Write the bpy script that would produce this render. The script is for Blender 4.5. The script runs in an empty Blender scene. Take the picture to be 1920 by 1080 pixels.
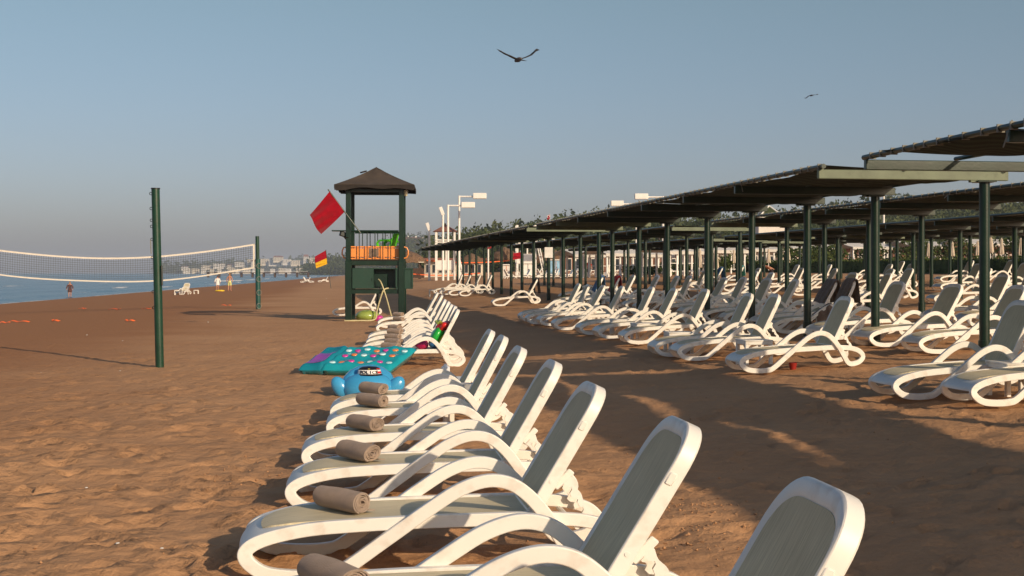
import bpy, bmesh, math, random
import numpy as np
from mathutils import Vector, Matrix

R = math.radians
random.seed(7)
RNG = np.random.default_rng(11)
sc = bpy.context.scene
COL = sc.collection

# ------------------------------------------------------------------ camera
CAM_Z = 1.65
F = 2400.0                       # focal length in photograph pixels (1920 wide)
cam_data = bpy.data.cameras.new('camera')
cam_data.lens = 45.0
cam_data.sensor_width = 36.0
cam_data.shift_y = -29.0 / 1920.0
cam_data.clip_start = 0.05
cam_data.clip_end = 20000
cam = bpy.data.objects.new('camera', cam_data)
cam.location = (0, 0, CAM_Z)
cam.rotation_euler = (R(90), 0, 0)
COL.objects.link(cam)
sc.camera = cam

# ------------------------------------------------------------------ sky, sun, exposure
SUN_EL, SUN_AZ = 20.6, 141.0     # azimuth clockwise from +Y (the viewing direction)
world = bpy.data.worlds.new('World')
sc.world = world
world.use_nodes = True
wn = world.node_tree
wn.nodes.clear()
w_out = wn.nodes.new('ShaderNodeOutputWorld')
w_bg = wn.nodes.new('ShaderNodeBackground')
w_sky = wn.nodes.new('ShaderNodeTexSky')
w_sky.sky_type = 'NISHITA'
w_sky.sun_disc = False
w_sky.sun_elevation = R(SUN_EL)
w_sky.sun_rotation = R(SUN_AZ)
w_sky.altitude = 0
w_sky.air_density = 1.0
w_sky.dust_density = 1.7
w_sky.ozone_density = 3.0
w_bg.inputs['Strength'].default_value = 0.103
# thin band of mauve evening-morning haze round the whole horizon, teal-grey higher up
w_tc = wn.nodes.new('ShaderNodeTexCoord'); w_sep = wn.nodes.new('ShaderNodeSeparateXYZ'); w_ramp = wn.nodes.new('ShaderNodeValToRGB')
w_mul = wn.nodes.new('ShaderNodeMix'); w_mul.data_type = 'RGBA'; w_mul.blend_type = 'MULTIPLY'; w_mul.inputs[0].default_value = 1.0
wn.links.new(w_tc.outputs['Generated'], w_sep.inputs[0]); wn.links.new(w_sep.outputs['Z'], w_ramp.inputs['Fac'])
we = w_ramp.color_ramp.elements
we[0].position = 0.0; we[0].color = (1.0, 0.91, 1.10, 1)
we[1].position = 0.24; we[1].color = (1.16, 1.06, 0.85, 1)
wm_ = we.new(0.10); wm_.color = (1.04, 0.93, 0.95, 1)
wq_ = we.new(0.6); wq_.color = (1.0, 1.0, 1.0, 1)
wn.links.new(w_sky.outputs['Color'], w_mul.inputs[6]); wn.links.new(w_ramp.outputs['Color'], w_mul.inputs[7])
wn.links.new(w_mul.outputs[2], w_bg.inputs['Color'])
wn.links.new(w_bg.outputs['Background'], w_out.inputs['Surface'])

sun_data = bpy.data.lights.new('sun', 'SUN')
sun_data.energy = 4.25
sun_data.angle = R(0.53)
sun_data.color = (1.0, 0.79, 0.55)
sun = bpy.data.objects.new('sun', sun_data)
COL.objects.link(sun)
sun_vec = Vector((math.sin(R(SUN_AZ)) * math.cos(R(SUN_EL)), math.cos(R(SUN_AZ)) * math.cos(R(SUN_EL)), math.sin(R(SUN_EL))))
sun.rotation_euler = (-sun_vec).to_track_quat('-Z', 'Y').to_euler()
sun.location = (30, -40, 40)

sc.view_settings.view_transform = 'Standard'
sc.view_settings.look = 'None'
sc.view_settings.exposure = 0.0
sc.view_settings.gamma = 1.0
sc.render.engine = 'CYCLES'
sc.cycles.use_denoising = True
sc.cycles.max_bounces = 6
sc.cycles.diffuse_bounces = 4
sc.cycles.glossy_bounces = 2
sc.cycles.transmission_bounces = 4
sc.cycles.volume_bounces = 0
sc.cycles.transparent_max_bounces = 6
sc.cycles.caustics_reflective = False
sc.cycles.caustics_refractive = False

# ------------------------------------------------------------------ materials
MATS = {}
def nd(nt, kind, **kw):
    n = nt.nodes.new(kind)
    for k, v in kw.items():
        setattr(n, k, v)
    return n

def pm(name, col, rough=0.6, var=0.12, scale=4.0, bump=0.0, bscale=60.0, metal=0.0, spec=0.5,
       stretch=None, trans=0.0, coat=0.0, sss=0.0, dirt=None, dirt_amt=0.35, sheen=0.0):
    """procedural Principled material: base colour broken up by noise, optional fine bump, optional dirt"""
    m = bpy.data.materials.new(name)
    m.use_nodes = True
    nt = m.node_tree
    b = nt.nodes['Principled BSDF']
    tc = nd(nt, 'ShaderNodeTexCoord')
    vec = tc.outputs['Object']
    if stretch:
        mp = nd(nt, 'ShaderNodeMapping')
        mp.inputs['Scale'].default_value = stretch
        nt.links.new(vec, mp.inputs['Vector'])
        vec = mp.outputs['Vector']
    no = nd(nt, 'ShaderNodeTexNoise')
    no.inputs['Scale'].default_value = scale
    no.inputs['Detail'].default_value = 5
    nt.links.new(vec, no.inputs['Vector'])
    ra = nd(nt, 'ShaderNodeValToRGB')
    c = col
    ra.color_ramp.elements[0].position = 0.3
    ra.color_ramp.elements[1].position = 0.7
    ra.color_ramp.elements[0].color = (c[0] * (1 - var), c[1] * (1 - var), c[2] * (1 - var), 1)
    ra.color_ramp.elements[1].color = (min(1, c[0] * (1 + var)), min(1, c[1] * (1 + var)), min(1, c[2] * (1 + var)), 1)
    nt.links.new(no.outputs['Fac'], ra.inputs['Fac'])
    out = ra.outputs['Color']
    if dirt:
        n2 = nd(nt, 'ShaderNodeTexNoise')
        n2.inputs['Scale'].default_value = scale * 3.1
        n2.inputs['Detail'].default_value = 8
        nt.links.new(tc.outputs['Object'], n2.inputs['Vector'])
        r2 = nd(nt, 'ShaderNodeValToRGB')
        r2.color_ramp.elements[0].position = 0.55
        r2.color_ramp.elements[1].position = 0.78
        r2.color_ramp.elements[0].color = (0, 0, 0, 1)
        r2.color_ramp.elements[1].color = (dirt_amt,) * 3 + (1,)
        nt.links.new(n2.outputs['Fac'], r2.inputs['Fac'])
        mx = nd(nt, 'ShaderNodeMix', data_type='RGBA')
        nt.links.new(r2.outputs['Color'], mx.inputs[0])
        nt.links.new(out, mx.inputs[6])
        mx.inputs[7].default_value = (*dirt, 1)
        out = mx.outputs[2]
    nt.links.new(out, b.inputs['Base Color'])
    b.inputs['Roughness'].default_value = rough
    b.inputs['Metallic'].default_value = metal
    b.inputs['Specular IOR Level'].default_value = spec
    b.inputs['Coat Weight'].default_value = coat
    b.inputs['Sheen Weight'].default_value = sheen
    if trans:
        b.inputs['Transmission Weight'].default_value = trans
    if sss:
        b.inputs['Subsurface Weight'].default_value = sss
    if bump:
        nb = nd(nt, 'ShaderNodeTexNoise')
        nb.inputs['Scale'].default_value = bscale
        nb.inputs['Detail'].default_value = 4
        nt.links.new(vec, nb.inputs['Vector'])
        bn = nd(nt, 'ShaderNodeBump')
        bn.inputs['Strength'].default_value = bump
        bn.inputs['Distance'].default_value = 0.02
        nt.links.new(nb.outputs['Fac'], bn.inputs['Height'])
        nt.links.new(bn.outputs['Normal'], b.inputs['Normal'])
    MATS[name] = m
    return m

def cloth_mat(name, col, var=0.15, scale=6.0, translucent=0.0, stripe=0.0, sheen=0.3, bump=0.5, bscale=180):
    m = pm(name, col, rough=0.9, var=var, scale=scale, bump=bump, bscale=bscale, spec=0.15, sheen=sheen)
    if translucent:
        nt = m.node_tree
        b = nt.nodes['Principled BSDF']
        o = nt.nodes['Material Output']
        t = nd(nt, 'ShaderNodeBsdfTranslucent')
        t.inputs['Color'].default_value = (*col, 1)
        mx = nd(nt, 'ShaderNodeMixShader')
        mx.inputs[0].default_value = translucent
        nt.links.new(b.outputs[0], mx.inputs[1])
        nt.links.new(t.outputs[0], mx.inputs[2])
        nt.links.new(mx.outputs[0], o.inputs['Surface'])
    return m

pm('white_plastic', (0.79, 0.765, 0.705), rough=0.42, var=0.04, scale=3, bump=0.03, bscale=25, dirt=(0.42, 0.29, 0.18), dirt_amt=0.42)
pm('white_paint', (0.78, 0.76, 0.72), rough=0.5, var=0.06, scale=2)
pm('cream_wall', (0.62, 0.55, 0.44), rough=0.8, var=0.1, scale=0.6)
pm('pale_wall', (0.70, 0.66, 0.60), rough=0.8, var=0.1, scale=0.4)
pm('brick_wall', (0.22, 0.11, 0.075), rough=0.85, var=0.25, scale=1.2)
pm('brown_roof', (0.20, 0.085, 0.06), rough=0.8, var=0.2, scale=1.0)
pm('green_paint', (0.0045, 0.023, 0.0135), rough=0.32, var=0.22, scale=3, bump=0.05, bscale=30, dirt=(0.03, 0.045, 0.03), dirt_amt=0.4)
pm('green_sunlit', (0.135, 0.165, 0.105), rough=0.6, var=0.2, scale=3, dirt=(0.07, 0.09, 0.055), dirt_amt=0.6)  # lit copy of the green paint, sunlight on end beams put into the colour
pm('green_pole', (0.009, 0.045, 0.025), rough=0.34, var=0.2, scale=4, dirt=(0.06, 0.05, 0.03), dirt_amt=0.5, bump=0.04, bscale=40)
pm('teal_pole', (0.012, 0.075, 0.062), rough=0.4, var=0.2, scale=4)
pm('dark_metal', (0.03, 0.035, 0.035), rough=0.4, metal=0.6)
pm('felt_roof', (0.062, 0.046, 0.034), rough=0.88, var=0.25, scale=2.2, bump=0.3, bscale=18, dirt=(0.12, 0.085, 0.05), dirt_amt=0.4)
pm('felt_dark', (0.022, 0.017, 0.014), rough=0.9, var=0.2)
pm('cabinet_green', (0.014, 0.050, 0.034), rough=0.42, var=0.12, scale=2.5, dirt=(0.04, 0.05, 0.035), dirt_amt=0.4)
pm('orange_plastic', (0.85, 0.30, 0.07), rough=0.4, var=0.06)
pm('lime_plastic', (0.10, 0.55, 0.02), rough=0.3, var=0.06)
pm('grey_metal', (0.45, 0.45, 0.45), rough=0.4, metal=0.5)
pm('hose_plastic', (0.52, 0.46, 0.25), rough=0.5)
pm('lamp_glass', (0.80, 0.70, 0.45), rough=0.3)
pm('black_rubber', (0.02, 0.02, 0.02), rough=0.6)
pm('skin', (0.50, 0.24, 0.15), rough=0.55, var=0.08, sss=0.05)
pm('hair_dark', (0.03, 0.02, 0.015), rough=0.6)
pm('hair_fair', (0.30, 0.19, 0.10), rough=0.6)
pm('thatch', (0.16, 0.095, 0.055), rough=0.95, var=0.4, scale=9, bump=0.8, bscale=25)
pm('dark_wood', (0.06, 0.032, 0.02), rough=0.7, var=0.3, scale=4)
pm('window_glass', (0.03, 0.04, 0.05), rough=0.12)
pm('bark', (0.09, 0.065, 0.045), rough=0.9, var=0.3, scale=8, bump=0.4, bscale=20)
pm('teal_vinyl', (0.01, 0.30, 0.36), rough=0.18, var=0.12, scale=5, coat=0.4, bump=0.15, bscale=14)
pm('teal_vinyl_dark', (0.008, 0.20, 0.27), rough=0.18, var=0.12, scale=5, coat=0.4)
pm('vinyl_pink', (0.62, 0.05, 0.32), rough=0.2, coat=0.4)
pm('vinyl_purple', (0.26, 0.07, 0.36), rough=0.2, coat=0.4)
pm('bucket_red', (0.28, 0.02, 0.015), rough=0.4)
pm('vinyl_orange', (0.75, 0.22, 0.06), rough=0.2, coat=0.4)
pm('vinyl_white', (0.55, 0.80, 0.82), rough=0.2, coat=0.4)
pm('blue_vinyl', (0.05, 0.33, 0.62), rough=0.2, var=0.08, scale=4, coat=0.5, bump=0.12, bscale=16)
pm('vinyl_black', (0.012, 0.012, 0.016), rough=0.25)
pm('hat_white', (0.80, 0.80, 0.80), rough=0.3)
pm('hat_red', (0.60, 0.02, 0.02), rough=0.3)
pm('yellow_vinyl', (0.80, 0.55, 0.02), rough=0.3)
pm('green_vinyl', (0.02, 0.42, 0.05), rough=0.25, coat=0.4)
pm('red_vinyl', (0.70, 0.025, 0.02), rough=0.25, coat=0.3)
pm('magenta_vinyl', (0.45, 0.01, 0.10), rough=0.25, coat=0.3)
pm('olive_vinyl', (0.30, 0.38, 0.08), rough=0.2, coat=0.4)
pm('orange_tape', (0.95, 0.16, 0.03), rough=0.6)
pm('feather', (0.018, 0.016, 0.016), rough=0.7, var=0.3)
pm('feather_grey', (0.10, 0.085, 0.08), rough=0.8, var=0.2)
pm('brown_earth', (0.10, 0.07, 0.04), rough=0.95, var=0.3, scale=0.02)
pm('blue_board', (0.25, 0.45, 0.62), rough=0.5, var=0.3, scale=2)
pm('shell_white', (0.75, 0.70, 0.62), rough=0.5)
cloth_mat('towel', (0.47, 0.335, 0.245), var=0.12, scale=9, bump=0.9, bscale=240)
cloth_mat('towel_brown', (0.23, 0.16, 0.118), var=0.2, scale=9, bump=0.9, bscale=240)
cloth_mat('towel_dark', (0.012, 0.013, 0.018), var=0.2)
cloth_mat('towel_blue', (0.03, 0.14, 0.33), var=0.2)
cloth_mat('towel_red', (0.58, 0.02, 0.025), var=0.2)
cloth_mat('towel_teal', (0.03, 0.40, 0.38), var=0.2)
cloth_mat('flag_red', (0.40, 0.004, 0.018), var=0.12, translucent=0.3, bump=0.1)
cloth_mat('flag_yellow', (0.85, 0.52, 0.02), var=0.1, translucent=0.3, bump=0.1)
cloth_mat('net_band', (0.78, 0.73, 0.64), var=0.06)
cloth_mat('net_cord', (0.08, 0.09, 0.10), var=0.05, bump=0)
cloth_mat('rope', (0.26, 0.25, 0.21), var=0.1)
cloth_mat('canopy_white', (0.72, 0.69, 0.64), var=0.06, scale=2, translucent=0.25)
cloth_mat('parasol_cloth', (0.66, 0.57, 0.45), var=0.08, scale=5, translucent=0.1)
cloth_mat('dress_print', (0.10, 0.045, 0.04), var=0.8, scale=14)
cloth_mat('robe_white', (0.75, 0.73, 0.70), var=0.05)
cloth_mat('shorts_print', (0.62, 0.58, 0.25), var=0.7, scale=16)
cloth_mat('shirt_orange', (0.75, 0.10, 0.03), var=0.1)
cloth_mat('shirt_dark', (0.04, 0.03, 0.03), var=0.1)

def woven_sling(name, c0, c1):
    """sun-lounger textile: fine lengthwise streaks over a weave bump"""
    m = bpy.data.materials.new(name); m.use_nodes = True
    nt = m.node_tree; b = nt.nodes['Principled BSDF']
    tc = nd(nt, 'ShaderNodeTexCoord')
    mp = nd(nt, 'ShaderNodeMapping'); mp.inputs['Scale'].default_value = (4, 130, 4)
    nt.links.new(tc.outputs['Object'], mp.inputs['Vector'])
    n = nd(nt, 'ShaderNodeTexNoise'); n.inputs['Scale'].default_value = 1.6; n.inputs['Detail'].default_value = 6
    nt.links.new(mp.outputs[0], n.inputs['Vector'])
    n2 = nd(nt, 'ShaderNodeTexNoise'); n2.inputs['Scale'].default_value = 3; n2.inputs['Detail'].default_value = 4
    nt.links.new(tc.outputs['Object'], n2.inputs['Vector'])
    ad = nd(nt, 'ShaderNodeMath', operation='MULTIPLY_ADD'); ad.inputs[1].default_value = 0.35
    nt.links.new(n2.outputs['Fac'], ad.inputs[0]); nt.links.new(n.outputs['Fac'], ad.inputs[2])
    r = nd(nt, 'ShaderNodeValToRGB')
    r.color_ramp.elements[0].position = 0.42; r.color_ramp.elements[1].position = 0.92
    r.color_ramp.elements[0].color = (*c0, 1); r.color_ramp.elements[1].color = (*c1, 1)
    nt.links.new(ad.outputs[0], r.inputs['Fac']); nt.links.new(r.outputs[0], b.inputs['Base Color'])
    wv = nd(nt, 'ShaderNodeTexWave'); wv.inputs['Scale'].default_value = 120
    wv.bands_direction = 'DIAGONAL'
    nt.links.new(tc.outputs['Object'], wv.inputs['Vector'])
    bn = nd(nt, 'ShaderNodeBump'); bn.inputs['Strength'].default_value = 0.25; bn.inputs['Distance'].default_value = 0.003
    nt.links.new(wv.outputs['Fac'], bn.inputs['Height']); nt.links.new(bn.outputs[0], b.inputs['Normal'])
    b.inputs['Roughness'].default_value = 0.75; b.inputs['Specular IOR Level'].default_value = 0.2
    MATS[name] = m
woven_sling('sling', (0.46, 0.395, 0.25), (0.74, 0.65, 0.44))

woven_sling('sling_sunlit', (0.52, 0.44, 0.28), (0.82, 0.715, 0.49))  # lighter copy of the sling: sunlight on the seats put into the colour

def shade_cloth(name):
    """knitted shade net: dark stripes, lets some light through"""
    m = bpy.data.materials.new(name); m.use_nodes = True
    nt = m.node_tree; b = nt.nodes['Principled BSDF']; o = nt.nodes['Material Output']
    tc = nd(nt, 'ShaderNodeTexCoord')
    wv = nd(nt, 'ShaderNodeTexWave'); wv.bands_direction = 'Y'
    wv.inputs['Scale'].default_value = 1.1; wv.inputs['Distortion'].default_value = 1.2; wv.inputs['Detail'].default_value = 3
    nt.links.new(tc.outputs['Object'], wv.inputs['Vector'])
    r = nd(nt, 'ShaderNodeValToRGB')
    r.color_ramp.elements[0].color = (0.032, 0.037, 0.030, 1); r.color_ramp.elements[1].color = (0.105, 0.11, 0.085, 1)
    nt.links.new(wv.outputs['Fac'], r.inputs['Fac']); nt.links.new(r.outputs[0], b.inputs['Base Color'])
    b.inputs['Roughness'].default_value = 0.9; b.inputs['Specular IOR Level'].default_value = 0.1
    t = nd(nt, 'ShaderNodeBsdfTranslucent'); t.inputs['Color'].default_value = (0.14, 0.145, 0.11, 1)
    mx = nd(nt, 'ShaderNodeMixShader'); mx.inputs[0].default_value = 0.42
    nt.links.new(b.outputs[0], mx.inputs[1]); nt.links.new(t.outputs[0], mx.inputs[2]); nt.links.new(mx.outputs[0], o.inputs['Surface'])
    MATS[name] = m
shade_cloth('shade_net')

def foliage(name, c0, c1, scale=0.6):
    m = bpy.data.materials.new(name); m.use_nodes = True
    nt = m.node_tree; b = nt.nodes['Principled BSDF']; o = nt.nodes['Material Output']
    ge = nd(nt, 'ShaderNodeNewGeometry')
    n = nd(nt, 'ShaderNodeTexNoise'); n.inputs['Scale'].default_value = scale; n.inputs['Detail'].default_value = 5
    nt.links.new(ge.outputs['Position'], n.inputs['Vector'])
    r = nd(nt, 'ShaderNodeValToRGB'); r.color_ramp.elements[0].position = 0.3; r.color_ramp.elements[1].position = 0.7
    r.color_ramp.elements[0].color = (*c0, 1); r.color_ramp.elements[1].color = (*c1, 1)
    nt.links.new(n.outputs['Fac'], r.inputs['Fac']); nt.links.new(r.outputs[0], b.inputs['Base Color'])
    b.inputs['Roughness'].default_value = 0.7; b.inputs['Specular IOR Level'].default_value = 0.2
    t = nd(nt, 'ShaderNodeBsdfTranslucent'); nt.links.new(r.outputs[0], t.inputs['Color'])
    mx = nd(nt, 'ShaderNodeMixShader'); mx.inputs[0].default_value = 0.25
    nt.links.new(b.outputs[0], mx.inputs[1]); nt.links.new(t.outputs[0], mx.inputs[2]); nt.links.new(mx.outputs[0], o.inputs['Surface'])
    MATS[name] = m
foliage('leaf_wood', (0.035, 0.055, 0.018), (0.10, 0.115, 0.04), 0.05)
foliage('leaf_hedge', (0.03, 0.055, 0.012), (0.10, 0.13, 0.035), 1.5)
foliage('leaf_palm', (0.04, 0.07, 0.02), (0.12, 0.14, 0.05), 1.0)

# ------------------------------------------------------------------ mesh helpers
class MB:
    def __init__(s): s.v = []; s.f = []; s.mi = []; s.cur = 0
    def add(s, vs, fs):
        b = len(s.v)
        s.v.extend([tuple(map(float, p)) for p in vs])
        for f in fs: s.f.append(tuple(b + i for i in f)); s.mi.append(s.cur)
        return s
    def box(s, c, size, rz=0.0, ch=0.0, ry=0.0, rx=0.0, M=None):
        h = [q / 2 for q in size]
        if M is None:
            M = Matrix.Rotation(rz, 3, 'Z') @ Matrix.Rotation(ry, 3, 'Y') @ Matrix.Rotation(rx, 3, 'X')
        c = Vector(c)
        if ch <= 0:
            pts = [c + M @ Vector((x * h[0], y * h[1], z * h[2])) for x in (-1, 1) for y in (-1, 1) for z in (-1, 1)]
            return s.add(pts, [(0, 1, 3, 2), (4, 6, 7, 5), (0, 4, 5, 1), (2, 3, 7, 6), (0, 2, 6, 4), (1, 5, 7, 3)])
        pts = []; idx = {}
        for sx in (-1, 1):
            for sy in (-1, 1):
                for sz in (-1, 1):
                    for a in range(3):
                        p = [sx * (h[0] - ch), sy * (h[1] - ch), sz * (h[2] - ch)]
                        p[a] += (sx, sy, sz)[a] * ch
                        idx[(sx, sy, sz, a)] = len(pts); pts.append(Vector(p))
        fs = []
        def K(d, a): return idx[(d[0], d[1], d[2], a)]
        for a in range(3):
            b_, c_ = (a + 1) % 3, (a + 2) % 3
            for sa in (-1, 1):
                q = []
                for sb, s_c in ((-1, -1), (1, -1), (1, 1), (-1, 1)):
                    d = [0, 0, 0]; d[a] = sa; d[b_] = sb; d[c_] = s_c; q.append(K(d, a))
                fs.append(q)
            for sa in (-1, 1):
                for sb in (-1, 1):
                    d0 = [0, 0, 0]; d0[a] = sa; d0[b_] = sb; d0[c_] = -1
                    d1 = list(d0); d1[c_] = 1
                    fs.append([K(d0, a), K(d1, a), K(d1, b_), K(d0, b_)])
        for sx in (-1, 1):
            for sy in (-1, 1):
                for sz in (-1, 1):
                    fs.append([K((sx, sy, sz), 0), K((sx, sy, sz), 1), K((sx, sy, sz), 2)])
        out = []
        for f in fs:
            n = (pts[f[1]] - pts[f[0]]).cross(pts[f[2]] - pts[f[0]])
            cen = sum((pts[i] for i in f), Vector()) / len(f)
            out.append(f if n.dot(cen) > 0 else list(reversed(f)))
        return s.add([c + M @ p for p in pts], out)
    def tube(s, path, r, n=10, closed=False, cap=True):
        P = [Vector(p) for p in path]; L = len(P)
        rr = r if isinstance(r, (list, tuple)) else [r] * L
        up = None; rings = []
        for i in range(L):
            if closed: t = P[(i + 1) % L] - P[i - 1]
            else: t = P[min(i + 1, L - 1)] - P[max(i - 1, 0)]
            t.normalize()
            if up is None:
                up = Vector((0, 0, 1)) if abs(t.z) < 0.9 else Vector((1, 0, 0))
            a = t.cross(up)
            if a.length < 1e-5: a = t.cross(Vector((0, 1, 0)))
            a.normalize(); b = a.cross(t); b.normalize(); up = b
            rings.append([P[i] + (a * math.cos(2 * math.pi * k / n) + b * math.sin(2 * math.pi * k / n)) * rr[i] for k in range(n)])
        vs = [q for g in rings for q in g]; fs = []
        for i in range(L if closed else L - 1):
            j = (i + 1) % L
            for k in range(n):
                k2 = (k + 1) % n
                fs.append((i * n + k, i * n + k2, j * n + k2, j * n + k))
        if cap and not closed:
            fs.append(tuple(reversed(range(n)))); fs.append(tuple((L - 1) * n + k for k in range(n)))
        return s.add(vs, [tuple(reversed(f)) for f in fs])
    def lathe(s, prof, n=16, c=(0, 0, 0), sx=1.0, sy=1.0):
        vs = []; fs = []
        for r, z in prof:
            for k in range(n):
                a = 2 * math.pi * k / n
                vs.append((c[0] + r * sx * math.cos(a), c[1] + r * sy * math.sin(a), c[2] + z))
        for i in range(len(prof) - 1):
            for k in range(n):
                k2 = (k + 1) % n
                fs.append((i * n + k, i * n + k2, (i + 1) * n + k2, (i + 1) * n + k))
        return s.add(vs, fs)
    def grid(s, fn, nu, nv, flip=False):
        vs = [fn(i / nu, j / nv) for i in range(nu + 1) for j in range(nv + 1)]
        fs = []
        for i in range(nu):
            for j in range(nv):
                q = (i * (nv + 1) + j, (i + 1) * (nv + 1) + j, (i + 1) * (nv + 1) + j + 1, i * (nv + 1) + j + 1)
                fs.append(tuple(reversed(q)) if flip else q)
        return s.add(vs, fs)
    def sheet(s, fn, nu, nv, th, nrm=(0, 0, 1)):
        """closed thin solid from a surface function, th thick along the local normal"""
        P = np.array([[fn(i / nu, j / nv) for j in range(nv + 1)] for i in range(nu + 1)], float)
        du = np.gradient(P, axis=0); dv = np.gradient(P, axis=1)
        N = np.cross(du, dv); N /= (np.linalg.norm(N, axis=2, keepdims=True) + 1e-9)
        A = P + N * th / 2; B = P - N * th / 2
        w = nv + 1; tot = (nu + 1) * w
        vs = list(A.reshape(-1, 3)) + list(B.reshape(-1, 3)); fs = []
        for i in range(nu):
            for j in range(nv):
                q = (i * w + j, (i + 1) * w + j, (i + 1) * w + j + 1, i * w + j + 1)
                fs.append(q); fs.append(tuple(tot + k for k in reversed(q)))
        rim = [i * w for i in range(nu + 1)] + [nu * w + j for j in range(1, nv + 1)] + [i * w + nv for i in range(nu - 1, -1, -1)] + [j for j in range(nv - 1, 0, -1)]
        for a, b in zip(rim, rim[1:] + rim[:1]):
            fs.append((b, a, tot + a, tot + b))
        return s.add(vs, fs)
    def mesh(s, name, mats, smooth=35):
        me = bpy.data.meshes.new(name)
        me.from_pydata(s.v, [], s.f)
        for m in (mats if isinstance(mats, (list, tuple)) else [mats]):
            me.materials.append(MATS[m])
        if any(s.mi): me.polygons.foreach_set('material_index', s.mi)
        if smooth:
            me.polygons.foreach_set('use_smooth', [True] * len(me.polygons))
            me.set_sharp_from_angle(angle=R(smooth))
        me.update()
        return me
    def build(s, name, mats, parent=None, loc=None, rz=None, smooth=35):
        return put(name, s.mesh(name, mats, smooth), parent, loc, rz)

def put(name, data, parent=None, loc=None, rz=None):
    o = bpy.data.objects.new(name, data)
    COL.objects.link(o)
    if parent is not None: o.parent = parent
    if loc is not None: o.location = loc
    if rz is not None: o.rotation_euler = (0, 0, rz)
    return o
def tag(o, label, cat, group=None, kind=None):
    o['label'] = label; o['category'] = cat
    if group: o['group'] = group
    if kind: o['kind'] = kind
    return o
def thing(name, label, cat, loc=(0, 0, 0), rz=0.0, group=None):
    return tag(put(name, None, None, loc, rz), label, cat, group)
def copy_tree(o, parent=None):
    c = o.copy(); COL.objects.link(c); c.parent = parent
    for ch in list(o.children): copy_tree(ch, c)
    return c
def kids(o):
    return [c for c in o.children]
ORD = ['first', 'second', 'third', 'fourth', 'fifth', 'sixth', 'seventh', 'eighth', 'ninth', 'tenth', 'eleventh', 'twelfth', 'thirteenth',
       'fourteenth', 'fifteenth', 'sixteenth', 'seventeenth', 'eighteenth', 'nineteenth', 'twentieth', 'twenty-first', 'twenty-second',
       'twenty-third', 'twenty-fourth', 'twenty-fifth', 'twenty-sixth', 'twenty-seventh', 'twenty-eighth', 'twenty-ninth', 'thirtieth']

# ------------------------------------------------------------------ terrain
ROW = 0.13                       # the shore and the lounger rows drift left by this per metre of depth
SHORE = 0.105                    # the waterline turns inland a little less
PV_ = [-7000, -200, -60, -40, -31.5, -28.5, -15, -8]
PVZ = [-40, -7, -2.8, -1.5, -1.0, -0.75, -0.2, 0]
PU = [-7000, 1, 3, 6, 9.3, 24, 45, 60, 400, 5000]
PZ = [0, 0, 0.05, 0.18, 0.40, 0.86, 1.55, 1.8, 4.0, 6.0]
def gz_np(x, y):
    u = x + ROW * y; v = x + SHORE * y
    z = (np.interp(v - 1, PV_, PVZ) + np.interp(v + 1, PV_, PVZ)) / 2 + (np.interp(u - 1.2, PU, PZ) + np.interp(u, PU, PZ) * 2 + np.interp(u + 1.2, PU, PZ)) / 4
    return z + np.clip((u - 2) / 4, 0, 1) * np.clip(0.004 * (y - 18), 0, 0.55)
def gz(x, y): return float(gz_np(np.array(float(x)), np.array(float(y))))

def vnoise(x, y, seed=0):
    xi = np.floor(x); yi = np.floor(y); fx = x - xi; fy = y - yi
    fx = fx * fx * (3 - 2 * fx); fy = fy * fy * (3 - 2 * fy)
    def h(a, b):
        t = np.sin(a * 127.1 + b * 311.7 + seed * 74.7) * 43758.5453
        return t - np.floor(t)
    return (h(xi, yi) * (1 - fx) + h(xi + 1, yi) * fx) * (1 - fy) + (h(xi, yi + 1) * (1 - fx) + h(xi + 1, yi + 1) * fx) * fy

def at(px, py, dz=0.0):
    """ground point seen at a photograph pixel (ray marched on the smooth terrain)"""
    dx = (px - 960.0) / F; k = (511.0 - py) / F
    lo = 1.5; prev = CAM_Z
    y = lo
    while y < 3000:
        h = CAM_Z + k * y - (gz(dx * y, y) + dz)
        if h <= 0: break
        lo = y; y *= 1.02
    hi = y
    for _ in range(30):
        m = (lo + hi) / 2
        if CAM_Z + k * m - (gz(dx * m, m) + dz) > 0: lo = m
        else: hi = m
    return dx * lo, lo
def xof(px, d): return (px - 960.0) / F * d
def zof(py, d): return CAM_Z + (511.0 - py) / F * d

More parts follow.
